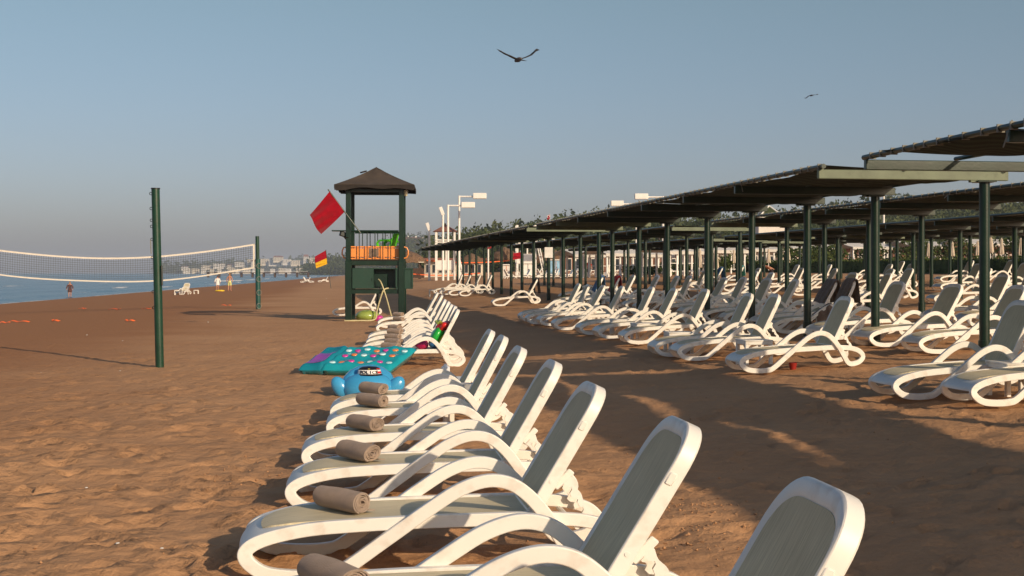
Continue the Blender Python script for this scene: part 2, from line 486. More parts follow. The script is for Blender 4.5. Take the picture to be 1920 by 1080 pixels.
# ------------------------------------------------------------------ the beach
def axis(lo, hi, core0, core1, st, gr):
    a = list(np.arange(core0, core1, st)); s = st
    x = core1
    while x < hi: a.append(x); s = s * (1 + gr); x += s
    a.append(hi)
    x = core0; s = st; b = []
    while x > lo:
        s = s * (1 + gr); x -= s; b.append(x)
    return np.array(sorted(set(b + a)))
def sand_material():
    m = bpy.data.materials.new('sand'); m.use_nodes = True
    nt = m.node_tree; b = nt.nodes['Principled BSDF']
    ge = nd(nt, 'ShaderNodeNewGeometry')
    P = ge.outputs['Position']
    sep = nd(nt, 'ShaderNodeSeparateXYZ'); nt.links.new(P, sep.inputs[0])
    def noise(scale, detail, rough=0.6):
        n = nd(nt, 'ShaderNodeTexNoise'); n.inputs['Scale'].default_value = scale; n.inputs['Detail'].default_value = detail
        n.inputs['Roughness'].default_value = rough
        nt.links.new(P, n.inputs['Vector']); return n.outputs['Fac']
    r = nd(nt, 'ShaderNodeValToRGB'); e = r.color_ramp.elements
    e[0].position = 0.28; e[0].color = (0.41, 0.216, 0.105, 1)
    e[1].position = 0.72; e[1].color = (0.57, 0.328, 0.172, 1)
    big = noise(0.35, 6); fine = noise(9, 8, 0.75)
    mm = nd(nt, 'ShaderNodeMath', operation='MULTIPLY_ADD'); mm.inputs[1].default_value = 0.45
    nt.links.new(fine, mm.inputs[0])
    ms = nd(nt, 'ShaderNodeMath', operation='MULTIPLY'); ms.inputs[1].default_value = 0.55
    nt.links.new(big, ms.inputs[0]); nt.links.new(ms.outputs[0], mm.inputs[2])
    nt.links.new(mm.outputs[0], r.inputs['Fac'])
    # damp, darker sand on the seaward side
    u = nd(nt, 'ShaderNodeMath', operation='MULTIPLY_ADD'); u.inputs[1].default_value = ROW
    nt.links.new(sep.outputs['Y'], u.inputs[0]); nt.links.new(sep.outputs['X'], u.inputs[2])
    nb = noise(0.12, 4)
    nj = nd(nt, 'ShaderNodeMath', operation='MULTIPLY_ADD'); nj.inputs[1].default_value = 9.0
    nt.links.new(nb, nj.inputs[0]); nt.links.new(u.outputs[0], nj.inputs[2])
    mr = nd(nt, 'ShaderNodeMapRange'); mr.interpolation_type = 'SMOOTHSTEP'
    mr.inputs['From Min'].default_value = -2.5; mr.inputs['From Max'].default_value = 2.0
    mr.inputs['To Min'].default_value = 1.0; mr.inputs['To Max'].default_value = 0.0
    nt.links.new(nj.outputs[0], mr.inputs['Value'])
    mx = nd(nt, 'ShaderNodeMix', data_type='RGBA')
    nt.links.new(mr.outputs[0], mx.inputs[0]); nt.links.new(r.outputs[0], mx.inputs[6])
    mx.inputs[7].default_value = (0.36, 0.172, 0.078, 1)
    # dark grains and small debris
    sp = noise(38, 3, 0.5)
    rs = nd(nt, 'ShaderNodeValToRGB'); rs.color_ramp.elements[0].position = 0.70; rs.color_ramp.elements[1].position = 0.78
    nt.links.new(sp, rs.inputs['Fac'])
    m2 = nd(nt, 'ShaderNodeMix', data_type='RGBA')
    rf = nd(nt, 'ShaderNodeMath', operation='MULTIPLY'); rf.inputs[1].default_value = 0.35
    nt.links.new(rs.outputs[0], rf.inputs[0]); nt.links.new(rf.outputs[0], m2.inputs[0])
    nt.links.new(mx.outputs[2], m2.inputs[6]); m2.inputs[7].default_value = (0.13, 0.06, 0.03, 1)
    nt.links.new(m2.outputs[2], b.inputs['Base Color'])
    b.inputs['Roughness'].default_value = 0.95; b.inputs['Specular IOR Level'].default_value = 0.12
    b1 = nd(nt, 'ShaderNodeBump'); b1.inputs['Strength'].default_value = 0.8; b1.inputs['Distance'].default_value = 0.05
    nt.links.new(noise(5.5, 7, 0.62), b1.inputs['Height'])
    b2 = nd(nt, 'ShaderNodeBump'); b2.inputs['Strength'].default_value = 0.5; b2.inputs['Distance'].default_value = 0.006
    nt.links.new(noise(60, 6, 0.7), b2.inputs['Height']); nt.links.new(b1.outputs[0], b2.inputs['Normal'])
    nt.links.new(b2.outputs[0], b.inputs['Normal'])
    MATS['sand'] = m
sand_material()

def sheet_mesh(name, X, Y, Z, mat, attr=None):
    ny, nx = X.shape
    me = bpy.data.meshes.new(name)
    me.vertices.add(nx * ny)
    me.vertices.foreach_set('co', np.stack([X, Y, Z], -1).astype(np.float32).ravel())
    i = np.arange(ny - 1)[:, None] * nx + np.arange(nx - 1)[None, :]
    q = np.stack([i, i + 1, i + nx + 1, i + nx], -1).reshape(-1, 4)
    me.loops.add(q.size); me.polygons.add(len(q))
    me.loops.foreach_set('vertex_index', q.ravel().astype(np.int32))
    me.polygons.foreach_set('loop_start', np.arange(0, q.size, 4, dtype=np.int32))
    me.polygons.foreach_set('use_smooth', np.ones(len(q), bool))
    me.update(calc_edges=True)
    if attr is not None:
        a = me.attributes.new('foam', 'FLOAT', 'POINT')
        a.data.foreach_set('value', attr.astype(np.float32).ravel())
    me.materials.append(MATS[mat])
    return me

bxs = axis(-420, 700, -4.0, 5.0, 0.07, 0.0135)
bys = axis(-60, 3200, 3.0, 9.0, 0.055, 0.0112)
BX, BY = np.meshgrid(bxs, bys)
BX = BX - SHORE * np.clip(BY - 40, 0, None) * 1.0     # follow the shore far out
BZ = gz_np(BX, BY)
BU = BX + ROW * BY
dist = np.hypot(BX, BY)
near = np.clip(1.25 - dist / 60, 0, 1)
dry = np.clip((BU + 7) / 6, 0.25, 1)
wob = 0.35 * (vnoise(BX * 0.9, BY * 0.9, 9) - 0.5)
bump = 0.065 * (vnoise(BX * 0.8 + wob, BY * 0.8, 1) - 0.5) + 0.048 * (vnoise(BX * 2.1 + wob, BY * 2.3, 2) - 0.5)
r1 = 1 - np.abs(2 * vnoise(BX * 3.6, BY * 4.4 + wob, 3) - 1)
r2_ = 1 - np.abs(2 * vnoise(BX * 7.5 + 2 * wob, BY * 7.0, 13) - 1)
bump += 0.024 * (r1 - 0.5) + 0.015 * (r2_ - 0.5) + 0.010 * (vnoise(BX * 12.0, BY * 12.0, 4) - 0.5)
BZ += 0.85 * bump * near * dry
# footprints: an oval hollow with a pushed-up rim
for k in range(4200):
    fy = 3.2 + 34 * RNG.random() ** 1.5
    fx = (RNG.random() - 0.5) * (8 + fy * 0.95)
    if RNG.random() < 0.45: fx = -abs(fx) * 0.9 - 0.8
    th = RNG.normal(0.55, 0.5); a = RNG.uniform(0.08, 0.16); b = a * RNG.uniform(0.36, 0.55); dep = RNG.uniform(0.012, 0.048)
    i0, i1 = np.searchsorted(bys, [fy - 0.32, fy + 0.32]); j0, j1 = np.searchsorted(bxs, [fx - 0.32, fx + 0.32])
    if i1 - i0 < 3 or j1 - j0 < 3: continue
    dx = BX[i0:i1, j0:j1] - fx; dy = BY[i0:i1, j0:j1] - fy
    p = (dx * math.cos(th) + dy * math.sin(th)) / a; q = (-dx * math.sin(th) + dy * math.cos(th)) / b
    r2 = p * p + q * q
    BZ[i0:i1, j0:j1] += (-dep * np.exp(-r2 ** 1.6 * 0.9) + 0.55 * dep * np.exp(-(np.sqrt(r2) - 1.5) ** 2 * 5)) * (0.5 if fx + ROW * fy < -5 else 1)
o = put('beach', sheet_mesh('beach', BX, BY, BZ, 'sand'))
o['kind'] = 'structure'; o['label'] = 'brown sand beach covered in footprints'

# ------------------------------------------------------------------ the sea
def sea_material():
    m = bpy.data.materials.new('sea'); m.use_nodes = True
    nt = m.node_tree; b = nt.nodes['Principled BSDF']
    ge = nd(nt, 'ShaderNodeNewGeometry')
    mp = nd(nt, 'ShaderNodeMapping'); mp.inputs['Scale'].default_value = (0.9, 0.35, 1); mp.inputs['Rotation'].default_value = (0, 0, 0.13)
    nt.links.new(ge.outputs['Position'], mp.inputs['Vector'])
    n = nd(nt, 'ShaderNodeTexNoise'); n.inputs['Scale'].default_value = 0.5; n.inputs['Detail'].default_value = 8
    nt.links.new(mp.outputs[0], n.inputs['Vector'])
    bn = nd(nt, 'ShaderNodeBump'); bn.inputs['Strength'].default_value = 1.0; bn.inputs['Distance'].default_value = 0.28
    nt.links.new(n.outputs['Fac'], bn.inputs['Height']); nt.links.new(bn.outputs[0], b.inputs['Normal'])
    at_ = nd(nt, 'ShaderNodeAttribute', attribute_name='foam')
    n2 = nd(nt, 'ShaderNodeTexNoise'); n2.inputs['Scale'].default_value = 1.3; n2.inputs['Detail'].default_value = 7
    nt.links.new(ge.outputs['Position'], n2.inputs['Vector'])
    ad = nd(nt, 'ShaderNodeMath', operation='ADD'); nt.links.new(at_.outputs['Fac'], ad.inputs[0]); nt.links.new(n2.outputs['Fac'], ad.inputs[1])
    mr = nd(nt, 'ShaderNodeMapRange'); mr.inputs['From Min'].default_value = 1.0; mr.inputs['From Max'].default_value = 1.25
    nt.links.new(ad.outputs[0], mr.inputs['Value'])
    mx = nd(nt, 'ShaderNodeMix', data_type='RGBA'); nt.links.new(mr.outputs[0], mx.inputs[0])
    mx.inputs[6].default_value = (0.022, 0.085, 0.135, 1); mx.inputs[7].default_value = (0.75, 0.75, 0.73, 1)
    nt.links.new(mx.outputs[2], b.inputs['Base Color'])
    rr = nd(nt, 'ShaderNodeMapRange'); rr.inputs['To Min'].default_value = 0.22; rr.inputs['To Max'].default_value = 0.9
    nt.links.new(mr.outputs[0], rr.inputs['Value']); nt.links.new(rr.outputs[0], b.inputs['Roughness'])
    b.inputs['IOR'].default_value = 1.33
    MATS['sea'] = m
sea_material()
sus = np.concatenate([-np.array(sorted(np.geomspace(110, 6200, 40), reverse=True)), np.arange(-108, -25.9, 0.55)])
sys_ = np.concatenate([np.linspace(-900, 20, 30), np.arange(25, 420, 2.0), np.geomspace(424, 6000, 90)])
SU, SY = np.meshgrid(sus, sys_)
SU = SU + 1.5; SX = SU - SHORE * SY
amp = np.clip((SU + 110) / 40, 0, 1) * np.clip((-SU - 30) / 3, 0, 1)
ph = SU + 5.0 * (vnoise(SY * 0.035, SU * 0.01, 5) - 0.5) + 2.0 * (vnoise(SY * 0.12, SU * 0.03, 6) - 0.5)
SZ = np.full(SU.shape, -1.0)
foam = np.zeros(SU.shape)
for c, wdt, hgt in ((-36.0, 0.9, 0.30), (-43.5, 1.3, 0.42), (-55, 1.8, 0.34), (-70, 2.2, 0.26), (-86, 2.4, 0.22)):
    g = np.exp(-((ph - c) / wdt) ** 2) * (0.35 + 0.65 * vnoise(SY * 0.045, SY * 0 + c, 7))
    SZ += g * hgt
    brk = np.clip(vnoise(SY * 0.05 + c, SY * 0 + 3.1 * c, 8) - 0.52, 0, 1) * 3
    foam = np.maximum(foam, np.exp(-((ph - c - wdt * 0.5) / (wdt * 0.7)) ** 2) * brk * (1.0 if c > -50 else 0.55))
foam = np.maximum(foam, np.exp(-((SU + 31.6 + 1.6 * (vnoise(SY * 0.06, SY * 0, 3) - 0.5)) / 0.7) ** 2) * 0.75)
SZ += amp * 0.05 * (vnoise(SX * 0.6, SY * 0.3, 12) - 0.5)
o = put('sea', sheet_mesh('sea', SX, SY, SZ, 'sea', foam))
o['kind'] = 'structure'; o['label'] = 'blue sea with small waves breaking on the shore'

# ------------------------------------------------------------------ sun loungers
def catmull(pts, n, closed=True):
    P = np.array(pts, float); L = len(P); out = []
    for i in range(L if closed else L - 1):
        p0 = P[(i - 1) % L] if closed or i > 0 else P[0]
        p1 = P[i]; p2 = P[(i + 1) % L]; p3 = P[(i + 2) % L] if closed or i + 2 < L else P[-1]
        for k in range(n):
            t = k / n
            out.append(0.5 * ((2 * p1) + (-p0 + p2) * t + (2 * p0 - 5 * p1 + 4 * p2 - p3) * t * t + (-p0 + 3 * p1 - 3 * p2 + p3) * t ** 3))
    if not closed: out.append(P[-1])
    return np.array(out)

# side frame: one endless ribbon = rail, foot loop, rising arm, arch, rear loop   (x, z, outward offset)
SIDE = [(1.33, .272, 0), (1.10, .272, 0), (.80, .270, 0), (.52, .262, 0), (.33, .25, 0), (.175, .222, 0), (.075, .186, .004), (.036, .142, .010), (.06, .09, .018), (.135, .043, .026),
        (.27, .024, .034), (.41, .026, .040), (.49, .055, .042), (.667, .183, .042), (.89, .345, .042), (1.03, .435, .042), (1.16, .475, .042),
        (1.27, .455, .042), (1.36, .385, .042), (1.445, .275, .042), (1.515, .15, .040), (1.565, .066, .034), (1.63, .040, .024), (1.745, .066, .012),
        (1.80, .130, .006), (1.755, .202, .002), (1.645, .246, 0), (1.50, .264, 0)]
SIDE = [(x * 1.03, z * 1.08, o) for x, z, o in SIDE]
HALF = 0.30
def side_frame(sgn):
    C = catmull(SIDE, 5)
    L = len(C); mb = MB()
    tw, ww, ch = 0.0355, 0.024, 0.006       # half ribbon height, half width, edge round
    sec = [(-tw, -ww + ch), (-tw, ww - ch), (-tw + ch * .4, ww - ch * .3), (-tw + ch, ww), (tw - ch, ww), (tw - ch * .4, ww - ch * .3), (tw, ww - ch), (tw, -ww + ch),
           (tw - ch * .4, -ww + ch * .3), (tw - ch, -ww), (-tw + ch, -ww), (-tw + ch * .4, -ww + ch * .3)]
    n = len(sec); vs = []; fs = []
    for i in range(L):
        t = C[(i + 1) % L][:2] - C[i - 1][:2]; t /= np.linalg.norm(t)
        nx, nz = -t[1], t[0]
        for a, b in sec:
            vs.append((C[i][0] + nx * a, sgn * (HALF + C[i][2]) + b, C[i][1] + nz * a))
    for i in range(L):
        j = (i + 1) % L
        for k in range(n):
            k2 = (k + 1) % n
            fs.append((i * n + k, j * n + k, j * n + k2, i * n + k2))
    mb.add(vs, fs)
    return mb
BK_X, BK_Z, BK_A, BK_L = 1.395, 0.285, R(61.5), 0.815     # backrest hinge, angle, length
def bk(s_, w, d):            # backrest plane: s up the back, w across, d towards the sitter
    ca, sa = math.cos(BK_A), math.sin(BK_A)
    return (BK_X + s_ * ca - d * sa, w, BK_Z + s_ * sa + d * ca)
def round_outline(L, hw, r, n=9, s0=0.0, sup=2.4):
    pts = [(s0, -hw)]
    for k in range(n + 1):
        a = math.pi / 2 * k / n
        pts.append((L - r + r * math.sin(a) ** (2 / sup), -(hw - r) - r * math.cos(a) ** (2 / sup)))
    m = [(p, -w) for p, w in reversed(pts)]
    return pts + m
def lounger_meshes():
    M = {}
    M['near'] = side_frame(-1).mesh('side_frame', 'white_plastic', 24)
    M['far'] = side_frame(1).mesh('side_frame', 'white_plastic', 24)
    # seat textile, rounded at the foot
    mb = MB(); hw = HALF - 0.045
    def seat(a, b):
        x = 0.115 + a * (1.415 - 0.115)
        wy = hw * (1 - max(0, (0.16 - a) / 0.16) ** 2.6 * 0.34)
        y = (2 * b - 1) * wy
        sag = -0.010 * math.sin(math.pi * a) * (1 - (2 * b - 1) ** 2)
        z = float(np.interp(x, [0.095, 0.16, 0.25, 0.40, 0.62, 1.5], [0.238, 0.262, 0.280, 0.290, 0.297, 0.304])) + 0.0125
        return (x - 0.014 * (1 - (2 * b - 1) ** 2) * max(0, 1 - a * 6), y, z + sag)
    mb.sheet(seat, 28, 10, 0.012)
    M['seat'] = mb.mesh('seat_sling', 'sling_sunlit', 50)
    # white seat tray under the textile with the rolled-over foot lip
    mb = MB()
    prof = [(0.62, .293), (0.40, .290), (0.25, .280), (0.16, .262), (0.095, .238), (0.048, .203), (0.026, .178), (0.022, .160)]
    pc = catmull(prof, 3, closed=False)
    def tray(a, b):
        k = a * (len(pc) - 1); i = min(int(k), len(pc) - 2); f = k - i
        x, z = pc[i] * (1 - f) + pc[i + 1] * f
        w = 2 * b - 1
        bul = (1 - w * w) * 0.018 * max(0, min(1, (0.3 - x) / 0.28))
        return (x - bul, w * (HALF - 0.012), z)
    mb.sheet(tray, 26, 8, 0.016)
    for x in (0.72, 1.0, 1.3):
        mb.box((x, 0, 0.268), (0.05, 2 * HALF - 0.03, 0.028), ch=0.006)
    for sg in (-1, 1):
        mb.box((0.99, sg * (HALF - 0.032), 0.288), (0.86, 0.024, 0.030), ch=0.005)
    mb.tube([(1.64, -HALF, .235), (1.64, HALF, .235)], 0.014, 8)
    M['tray'] = mb.mesh('seat_frame', 'white_plastic', 40)
    # backrest frame: rounded ring
    hwO, hwI = 0.292, 0.256
    out = round_outline(BK_L, hwO, 0.20); inn = round_outline(BK_L - 0.074, hwI, 0.165, s0=0.05)
    N = len(out); mb = MB()
    dF, dB, c = 0.024, -0.042, 0.007
    cs, cw = 0.40, 0.0
    def sc_(p, t): # shrink towards ring middle
        return p
    rings = []
    def lerp(o_, i_, t): return (o_[0] + (i_[0] - o_[0]) * t, o_[1] + (i_[1] - o_[1]) * t)
    for t, d in ((0, dB + c), (0, dF - c), (0.07, dF - 0.003), (0.24, dF), (0.72, dF - 0.006), (0.93, dF - 0.014), (1, dF - 0.024), (1, dB + c), (0.88, dB), (0.12, dB)):
        rings.append([bk(*lerp(o_, i_, t), d) for o_, i_ in zip(out, inn)])
    vs = [p for r_ in rings for p in r_]; fs = []; nr = len(rings)
    for a in range(nr):
        b = (a + 1) % nr
        for k in range(N - 1):
            fs.append((a * N + k, b * N + k, b * N + k + 1, a * N + k + 1))
    fs.append(tuple(a * N for a in range(nr))); fs.append(tuple(a * N + N - 1 for a in reversed(range(nr))))
    mb.add(vs, fs)
    mb.box(bk(0.03, 0, -0.004), (0.05, 2 * hwO - 0.02, 0.035), ry=-BK_A, ch=0.006)
    M['back'] = mb.mesh('back_frame', 'white_plastic', 26)
    # textile of the back
    mb = MB(); L2 = BK_L - 0.067
    def sling(a, b):
        s_ = 0.045 + a * (L2 - 0.045)
        r = 0.17; hw = hwI + 0.006
        if s_ > L2 - r:
            t = (s_ - (L2 - r)) / r; hw = hw - r + r * max(0.0, 1 - t ** 2.4) ** (1 / 2.4)
        w = (2 * b - 1) * hw
        return bk(s_, w, 0.010 - 0.012 * (1 - (2 * b - 1) ** 2) * math.sin(math.pi * min(1, a)))
    mb.sheet(lambda a, b: sling(1 - (1 - a) ** 1.8, b), 22, 10, 0.008)
    M['sling'] = mb.mesh('back_sling', 'sling', 50)
    # buttons on the edge of the back
    M['button'] = MB().box(bk(BK_L - 0.235, -(hwO + 0.001), 0.0), (0.055, 0.010, 0.030), ry=-BK_A, ch=0.0045).mesh('edge_button', 'white_plastic', 40)
    M['bolt'] = MB().tube([bk(0.235, -(hwO - 0.004), -0.006), bk(0.235, -(hwO + 0.004), -0.006)], 0.010, 10).mesh('edge_bolt', 'white_plastic', 40)
    # notched prop from the back down to the rear rails
    for key, sg in (('prop', -1), ('prop2', 1)):
        mb = MB()
        p0 = Vector(bk(0.29, 0, -0.055)); p1 = Vector((1.735, 0, 0.245))
        d = p1 - p0; Ln = d.length; d.normalize(); nrm = Vector((d.z, 0, -d.x))
        top, bot = [], []
        for k in range(25):
            t = k / 24
            hh = 0.021 + 0.005 * math.sin(t * 19)
            notch = 0.016 if k in (6, 7, 11, 12, 16, 17, 21) else 0
            q = p0 + d * (t * Ln)
            top.append(q - nrm * (hh)); bot.append(q + nrm * (hh - notch))
        poly = top + list(reversed(bot)); n = len(poly)
        y0, y1 = sg * 0.245, sg * 0.225
        vs = [(p.x, y0, p.z) for p in poly] + [(p.x, y1, p.z) for p in poly]
        fs = [(k, (k + 1) % n, n + (k + 1) % n, n + k) for k in range(n)]
        for k in range(24):
            a, b2 = k, k + 1; c2, d2 = n - 2 - k, n - 1 - k
            fs.append((a, b2, c2, d2)); fs.append((n + d2, n + c2, n + b2, n + a))
        mb.add(vs, fs)
        # gusset plate where it meets the back
        mb.box(bk(0.27, sg * 0.235, -0.066), (0.13, 0.022, 0.04), ry=-BK_A + 0.25, ch=0.006)
        M[key] = mb.mesh('back_prop', 'white_plastic', 40)
    return M
VARIANTS = []
for deg in (61.5, 58.0, 64.0, 60.0):
    BK_A = R(deg); VARIANTS.append((BK_A, lounger_meshes()))
BK_A, LM = VARIANTS[0]
TILT = {}
def make_lounger(name, label, loc, rz, group):
    t = thing(name, label, 'sun lounger', loc, rz, group)
    TILT[t.name], LM = VARIANTS[0 if loc[1] < 19 else random.choice((0, 0, 1, 2, 3))]
    for nm, k in (('side_frame', 'near'), ('side_frame', 'far'), ('seat_frame', 'tray'), ('seat_sling', 'seat'), ('back_frame', 'back'), ('back_sling', 'sling'),
                  ('back_prop', 'prop'), ('back_prop', 'prop2')) + ((('edge_button', 'button'), ('edge_bolt', 'bolt')) if loc[1] < 24 else ()):
        put(nm, LM[k], t)
    return t
# single-mesh lounger for the far rows, where the photograph shows no parts
def joined(keys, mat_names):
    bm = bmesh.new()
    for k in keys:
        bm.from_mesh(LM[k])
    for f in bm.faces: f.smooth = True
    me = bpy.data.meshes.new('far_lounger'); bm.to_mesh(me); bm.free()
    me.materials.append(MATS['white_plastic'])
    return me
FAR_ME = joined(['near', 'far', 'tray', 'seat', 'back', 'sling'], None)
GPROTO = None
LOUNGERS = []
def lounger(label, foot, d=None, yaw=7.5, group='sun loungers', sink=0.012, zr=None):
    """foot = world x of the near foot loop, d = its depth; the near side frame's foot end sits there"""
    a = R(yaw)
    # local near-side foot end is (0.03, -HALF-0.04)
    lx, ly = 0.03, -(HALF + 0.02)
    x = foot - (lx * math.cos(a) - ly * math.sin(a)); y = d - (lx * math.sin(a) + ly * math.cos(a))
    cx, cy = x + math.cos(a) * 0.95, y + math.sin(a) * 0.95
    z = gz(cx, cy)
    o = make_lounger('sun_lounger', label, (x, y, z - sink), a, group)
    z0 = gz(x, y); z1 = gz(x + math.cos(a) * 1.9, y + math.sin(a) * 1.9)
    pitch = -math.atan2(z1 - z0, 1.9) * 0.8
    o.rotation_euler = (0, pitch, a)
    LOUNGERS.append(o)
    return o
def on_lounger(o, p):
    """world point of a lounger-local point"""
    m = Matrix.Translation(o.location) @ o.rotation_euler.to_matrix().to_4x4() @ Matrix.Diagonal((*o.scale, 1))
    return m @ Vector(p)
def follow(o, lo):
    o.location = lo.location; o.rotation_euler = lo.rotation_euler; return o

NEAR = [(-0.96, 3.32), (-1.24, 5.04), (-1.44, 6.84), (-1.53, 8.78), (-1.70, 10.5), (-1.775, 12.42), (-1.93, 13.77)]
NEAR_LONG = [1.13, 1.165, 1.13, 1.08, 1.05, 1.0, 1.0]      # the near row is of a slightly longer make
NEAR_LAB = ['white lounger nearest the camera, only its rounded grey backrest top in the bottom corner',
            'second white lounger from the camera in the near row, rolled towel at bottom edge',
            'third white lounger from the camera in the near row, whole foot loop in view',
            'fourth white lounger from the camera in the near row, with rolled towel',
            'fifth white lounger from the camera in the near row, with rolled towel',
            'sixth white lounger from the camera in the near row, with rolled towel',
            'seventh white lounger in the near row, just before the blue inflatable']
near_row = [lounger(NEAR_LAB[i], f, d, 7.5 + random.uniform(-1.2, 1.2), 'near row of loungers with rolled towels') for i, (f, d) in enumerate(NEAR)]
for o, k in zip(near_row, NEAR_LONG): o.scale = (k, 1, 1)
CL = [(-0.71, 21.7), (-0.79, 23.3), (-0.97, 25.1), (-1.13, 27.3), (-1.31, 29.3), (-1.67, 34.4), (-2.0, 38.0)]
mid_row = []
for i, (xc, d) in enumerate(CL):
    lab = ('nearest lounger of the row beside the lifeguard tower, with beach toys on it', )[0] if i == 0 else \
        f'{ORD[i]} lounger from the near end of the tightly packed row beside the lifeguard tower'
    mid_row.append(lounger(lab, xc - 1.93, d - (0.2 if i else 0.0), 6.0 + random.uniform(-1, 1), 'packed row of loungers before the lifeguard tower'))
RIGHT = [(3.26, 18.2), (2.72, 20.8), (2.47, 21.85), (2.24, 25.2), (1.86, 27.2), (1.56, 28.9), (1.06, 31.3), (0.76, 33.6), (0.44, 34.8), (0.28, 36.5)]
right_row = []
for i, (f, d) in enumerate(RIGHT):
    lab = 'lone white lounger standing sunlit in front of the nearest pergola posts' if i == 0 else \
        f'white lounger along the sunny pergola edge, {ORD[i]} beyond the lone sunlit one'
    right_row.append(lounger(lab, f, d, 7.5 + random.uniform(-2.5, 2.5), 'loungers along the pergola edge'))
pair = [lounger('white lounger cut by the right edge, farther one of the nearest pair', 4.24, 14.15, 8, 'nearest pair under the pergola'),
        lounger('white lounger cut by the right edge, nearer one of the nearest pair', 4.76, 13.2, 9, 'nearest pair under the pergola')]
back_rows = {}
def lounger_row(key, uf, ys, phrase):
    back_rows[key] = []
    k = 0
    for y in ys:
        x = uf - ROW * y + random.uniform(-0.15, 0.15)
        px = 960 + (x + 1) / y * F
        if px > 2000: continue
        back_rows[key].append(lounger(f'{ORD[k]} white lounger from the near end, {phrase}', x, y, 7.5 + random.uniform(-6, 6), f'loungers in the {phrase}'))
        k += 1
lounger_row('P', 8.75, [17.0, 19.6, 21.3, 23.4, 25.7, 27.3, 29.6, 31.0, 33.6, 35.2, 38.2, 40.0, 43.0, 45.4, 49.0, 52.0], 'first row behind the front pergola posts')
lounger_row('Q', 12.6, [25.6, 27.4, 33.6, 35.2, 42.2, 44.0, 51.0], 'second row behind the front pergola posts')
lounger_row('S', 16.9, [34.2, 37.0, 41.4, 43.2, 48.2, 51.6, 57.4], 'third row behind the front pergola posts')
lounger_row('T', 22.4, [44.8, 48.4, 54.0, 56.2, 63.0, 67.4], 'fourth row behind the front pergola posts')
lounger_row('U', 28.0, [56.5, 60.5, 68.0, 71.0], 'hindmost row of loungers before the hedge')
coat_l = lounger('white lounger with a dark towel on its back beyond the pergola edge row', -0.72, 49.5, 7, 'far loungers beside the pergola')
far3 = [lounger(f'{w} of the far group of loungers right of the lifeguard tower', x, d, 8, 'far loungers beside the pergola')
        for w, x, d in (('nearest', -2.68, 66.0), ('second', -3.35, 68.5), ('third', -3.95, 71.0), ('farthest', -4.5, 74.0))]
tower_l = lounger('white lounger standing under and behind the green lifeguard tower', -6.85, 49.0, 5, 'far loungers beside the pergola')

# ------------------------------------------------------------------ rolled towels
def towel_mesh(seed, L=0.40, Rm=0.076):
    rg = np.random.default_rng(seed)
    turns = 5.3; n = 120; ns = 12
    th = 0.0085
    phs = rg.uniform(0, 6, 6)
    mb = MB()
    ang = np.linspace(0, turns * 2 * math.pi, n); a0 = 2.4
    rad = 0.008 + (Rm - 0.008) * (ang / ang[-1]) ** 0.94
    A = np.zeros((ns + 1, n, 3)); B = np.zeros((ns + 1, n, 3))
    for i in range(ns + 1):
        t = i / ns
        end = 1 - 0.05 * (2 * abs(t - 0.5)) ** 6
        wob = 1 + 0.17 * np.sin(2 * ang + phs[0] + 1.5 * t) * (1 - ang / ang[-1] * 0.85) + 0.09 * np.sin(3.37 * ang + phs[1]) * (1 - ang / ang[-1]) + 0.035 * np.sin(2.2 * ang + phs[5] + 2.2 * t) + 0.03 * np.sin(3 * t * 3 + phs[2] + ang)
        r = rad * wob * end
        endj = 0.010 * np.sin(ang * 0.9 + phs[3]) * (1 if i in (0, ns) else 0.3)
        for S, off in ((A, th / 2), (B, -th / 2)):
            rr = np.maximum(0.002, r + off)
            S[i, :, 0] = (t - 0.5) * L + (endj if i in (0, ns) else 0)
            S[i, :, 1] = rr * np.cos(ang + a0) * 1.06
            S[i, :, 2] = rr * np.sin(ang + a0) * 0.94 + Rm * 0.94
    S = np.concatenate([A.reshape(-1, 3), B.reshape(-1, 3)])
    S[:, 2] = np.maximum(S[:, 2], 0.003)
    off = (ns + 1) * n; fs = []
    for i in range(ns):
        for k in range(n - 1):
            q = (i * n + k, i * n + k + 1, (i + 1) * n + k + 1, (i + 1) * n + k)
            fs.append(q); fs.append(tuple(off + z for z in reversed(q)))
    for k in range(n - 1):
        fs.append((k + 1, k, off + k, off + k + 1))
        fs.append((ns * n + k, ns * n + k + 1, off + ns * n + k + 1, off + ns * n + k))
    for i in range(ns):
        fs.append((i * n + n - 1, off + i * n + n - 1, off + (i + 1) * n + n - 1, (i + 1) * n + n - 1))
    # loose flap on the seat
    mb.add(S, fs)
    def flap(a, b):
        return ((b - 0.5) * L * 0.98, 0.055 + 0.055 * a + 0.012 * math.sin(b * 5 + phs[4]), 0.006 + 0.006 * math.sin(b * 7) * a + 0.012 * (1 - a))
    mb.sheet(flap, 4, 10, 0.008)
    return mb.mesh('rolled_towel', 'towel', 60)
TW = [towel_mesh(s_) for s_ in (1, 2, 3)]
def put_towel(lo, label, group, i, lx=0.47, ly=0.0, spin=None, sc_=1.0):
    o = put('rolled_towel', TW[i % 3])
    p = on_lounger(lo, (lx, ly, 0.317))
    o.location = p
    o.rotation_euler = (0, 0, lo.rotation_euler.z + R(spin if spin is not None else -58))
    o.scale = (sc_ * 0.93, sc_ * 0.90, sc_ * 0.84)
    return tag(o, label, 'towel', group)
for i in range(1, 7):
    put_towel(near_row[i], f'taupe rolled towel on the {ORD[i]} lounger of the near row', 'rolled towels of the near row', i, lx=0.48 + random.uniform(-0.03, 0.03), ly=random.uniform(-0.02, 0.02), spin=-55 + random.uniform(-7, 7), sc_=random.uniform(0.95, 1.05))
for i in range(7):
    put_towel(mid_row[i], f'small taupe rolled towel on the {ORD[i]} lounger of the packed row', 'rolled towels of the packed row', i, lx=0.62, spin=-50 + random.uniform(-8, 8))

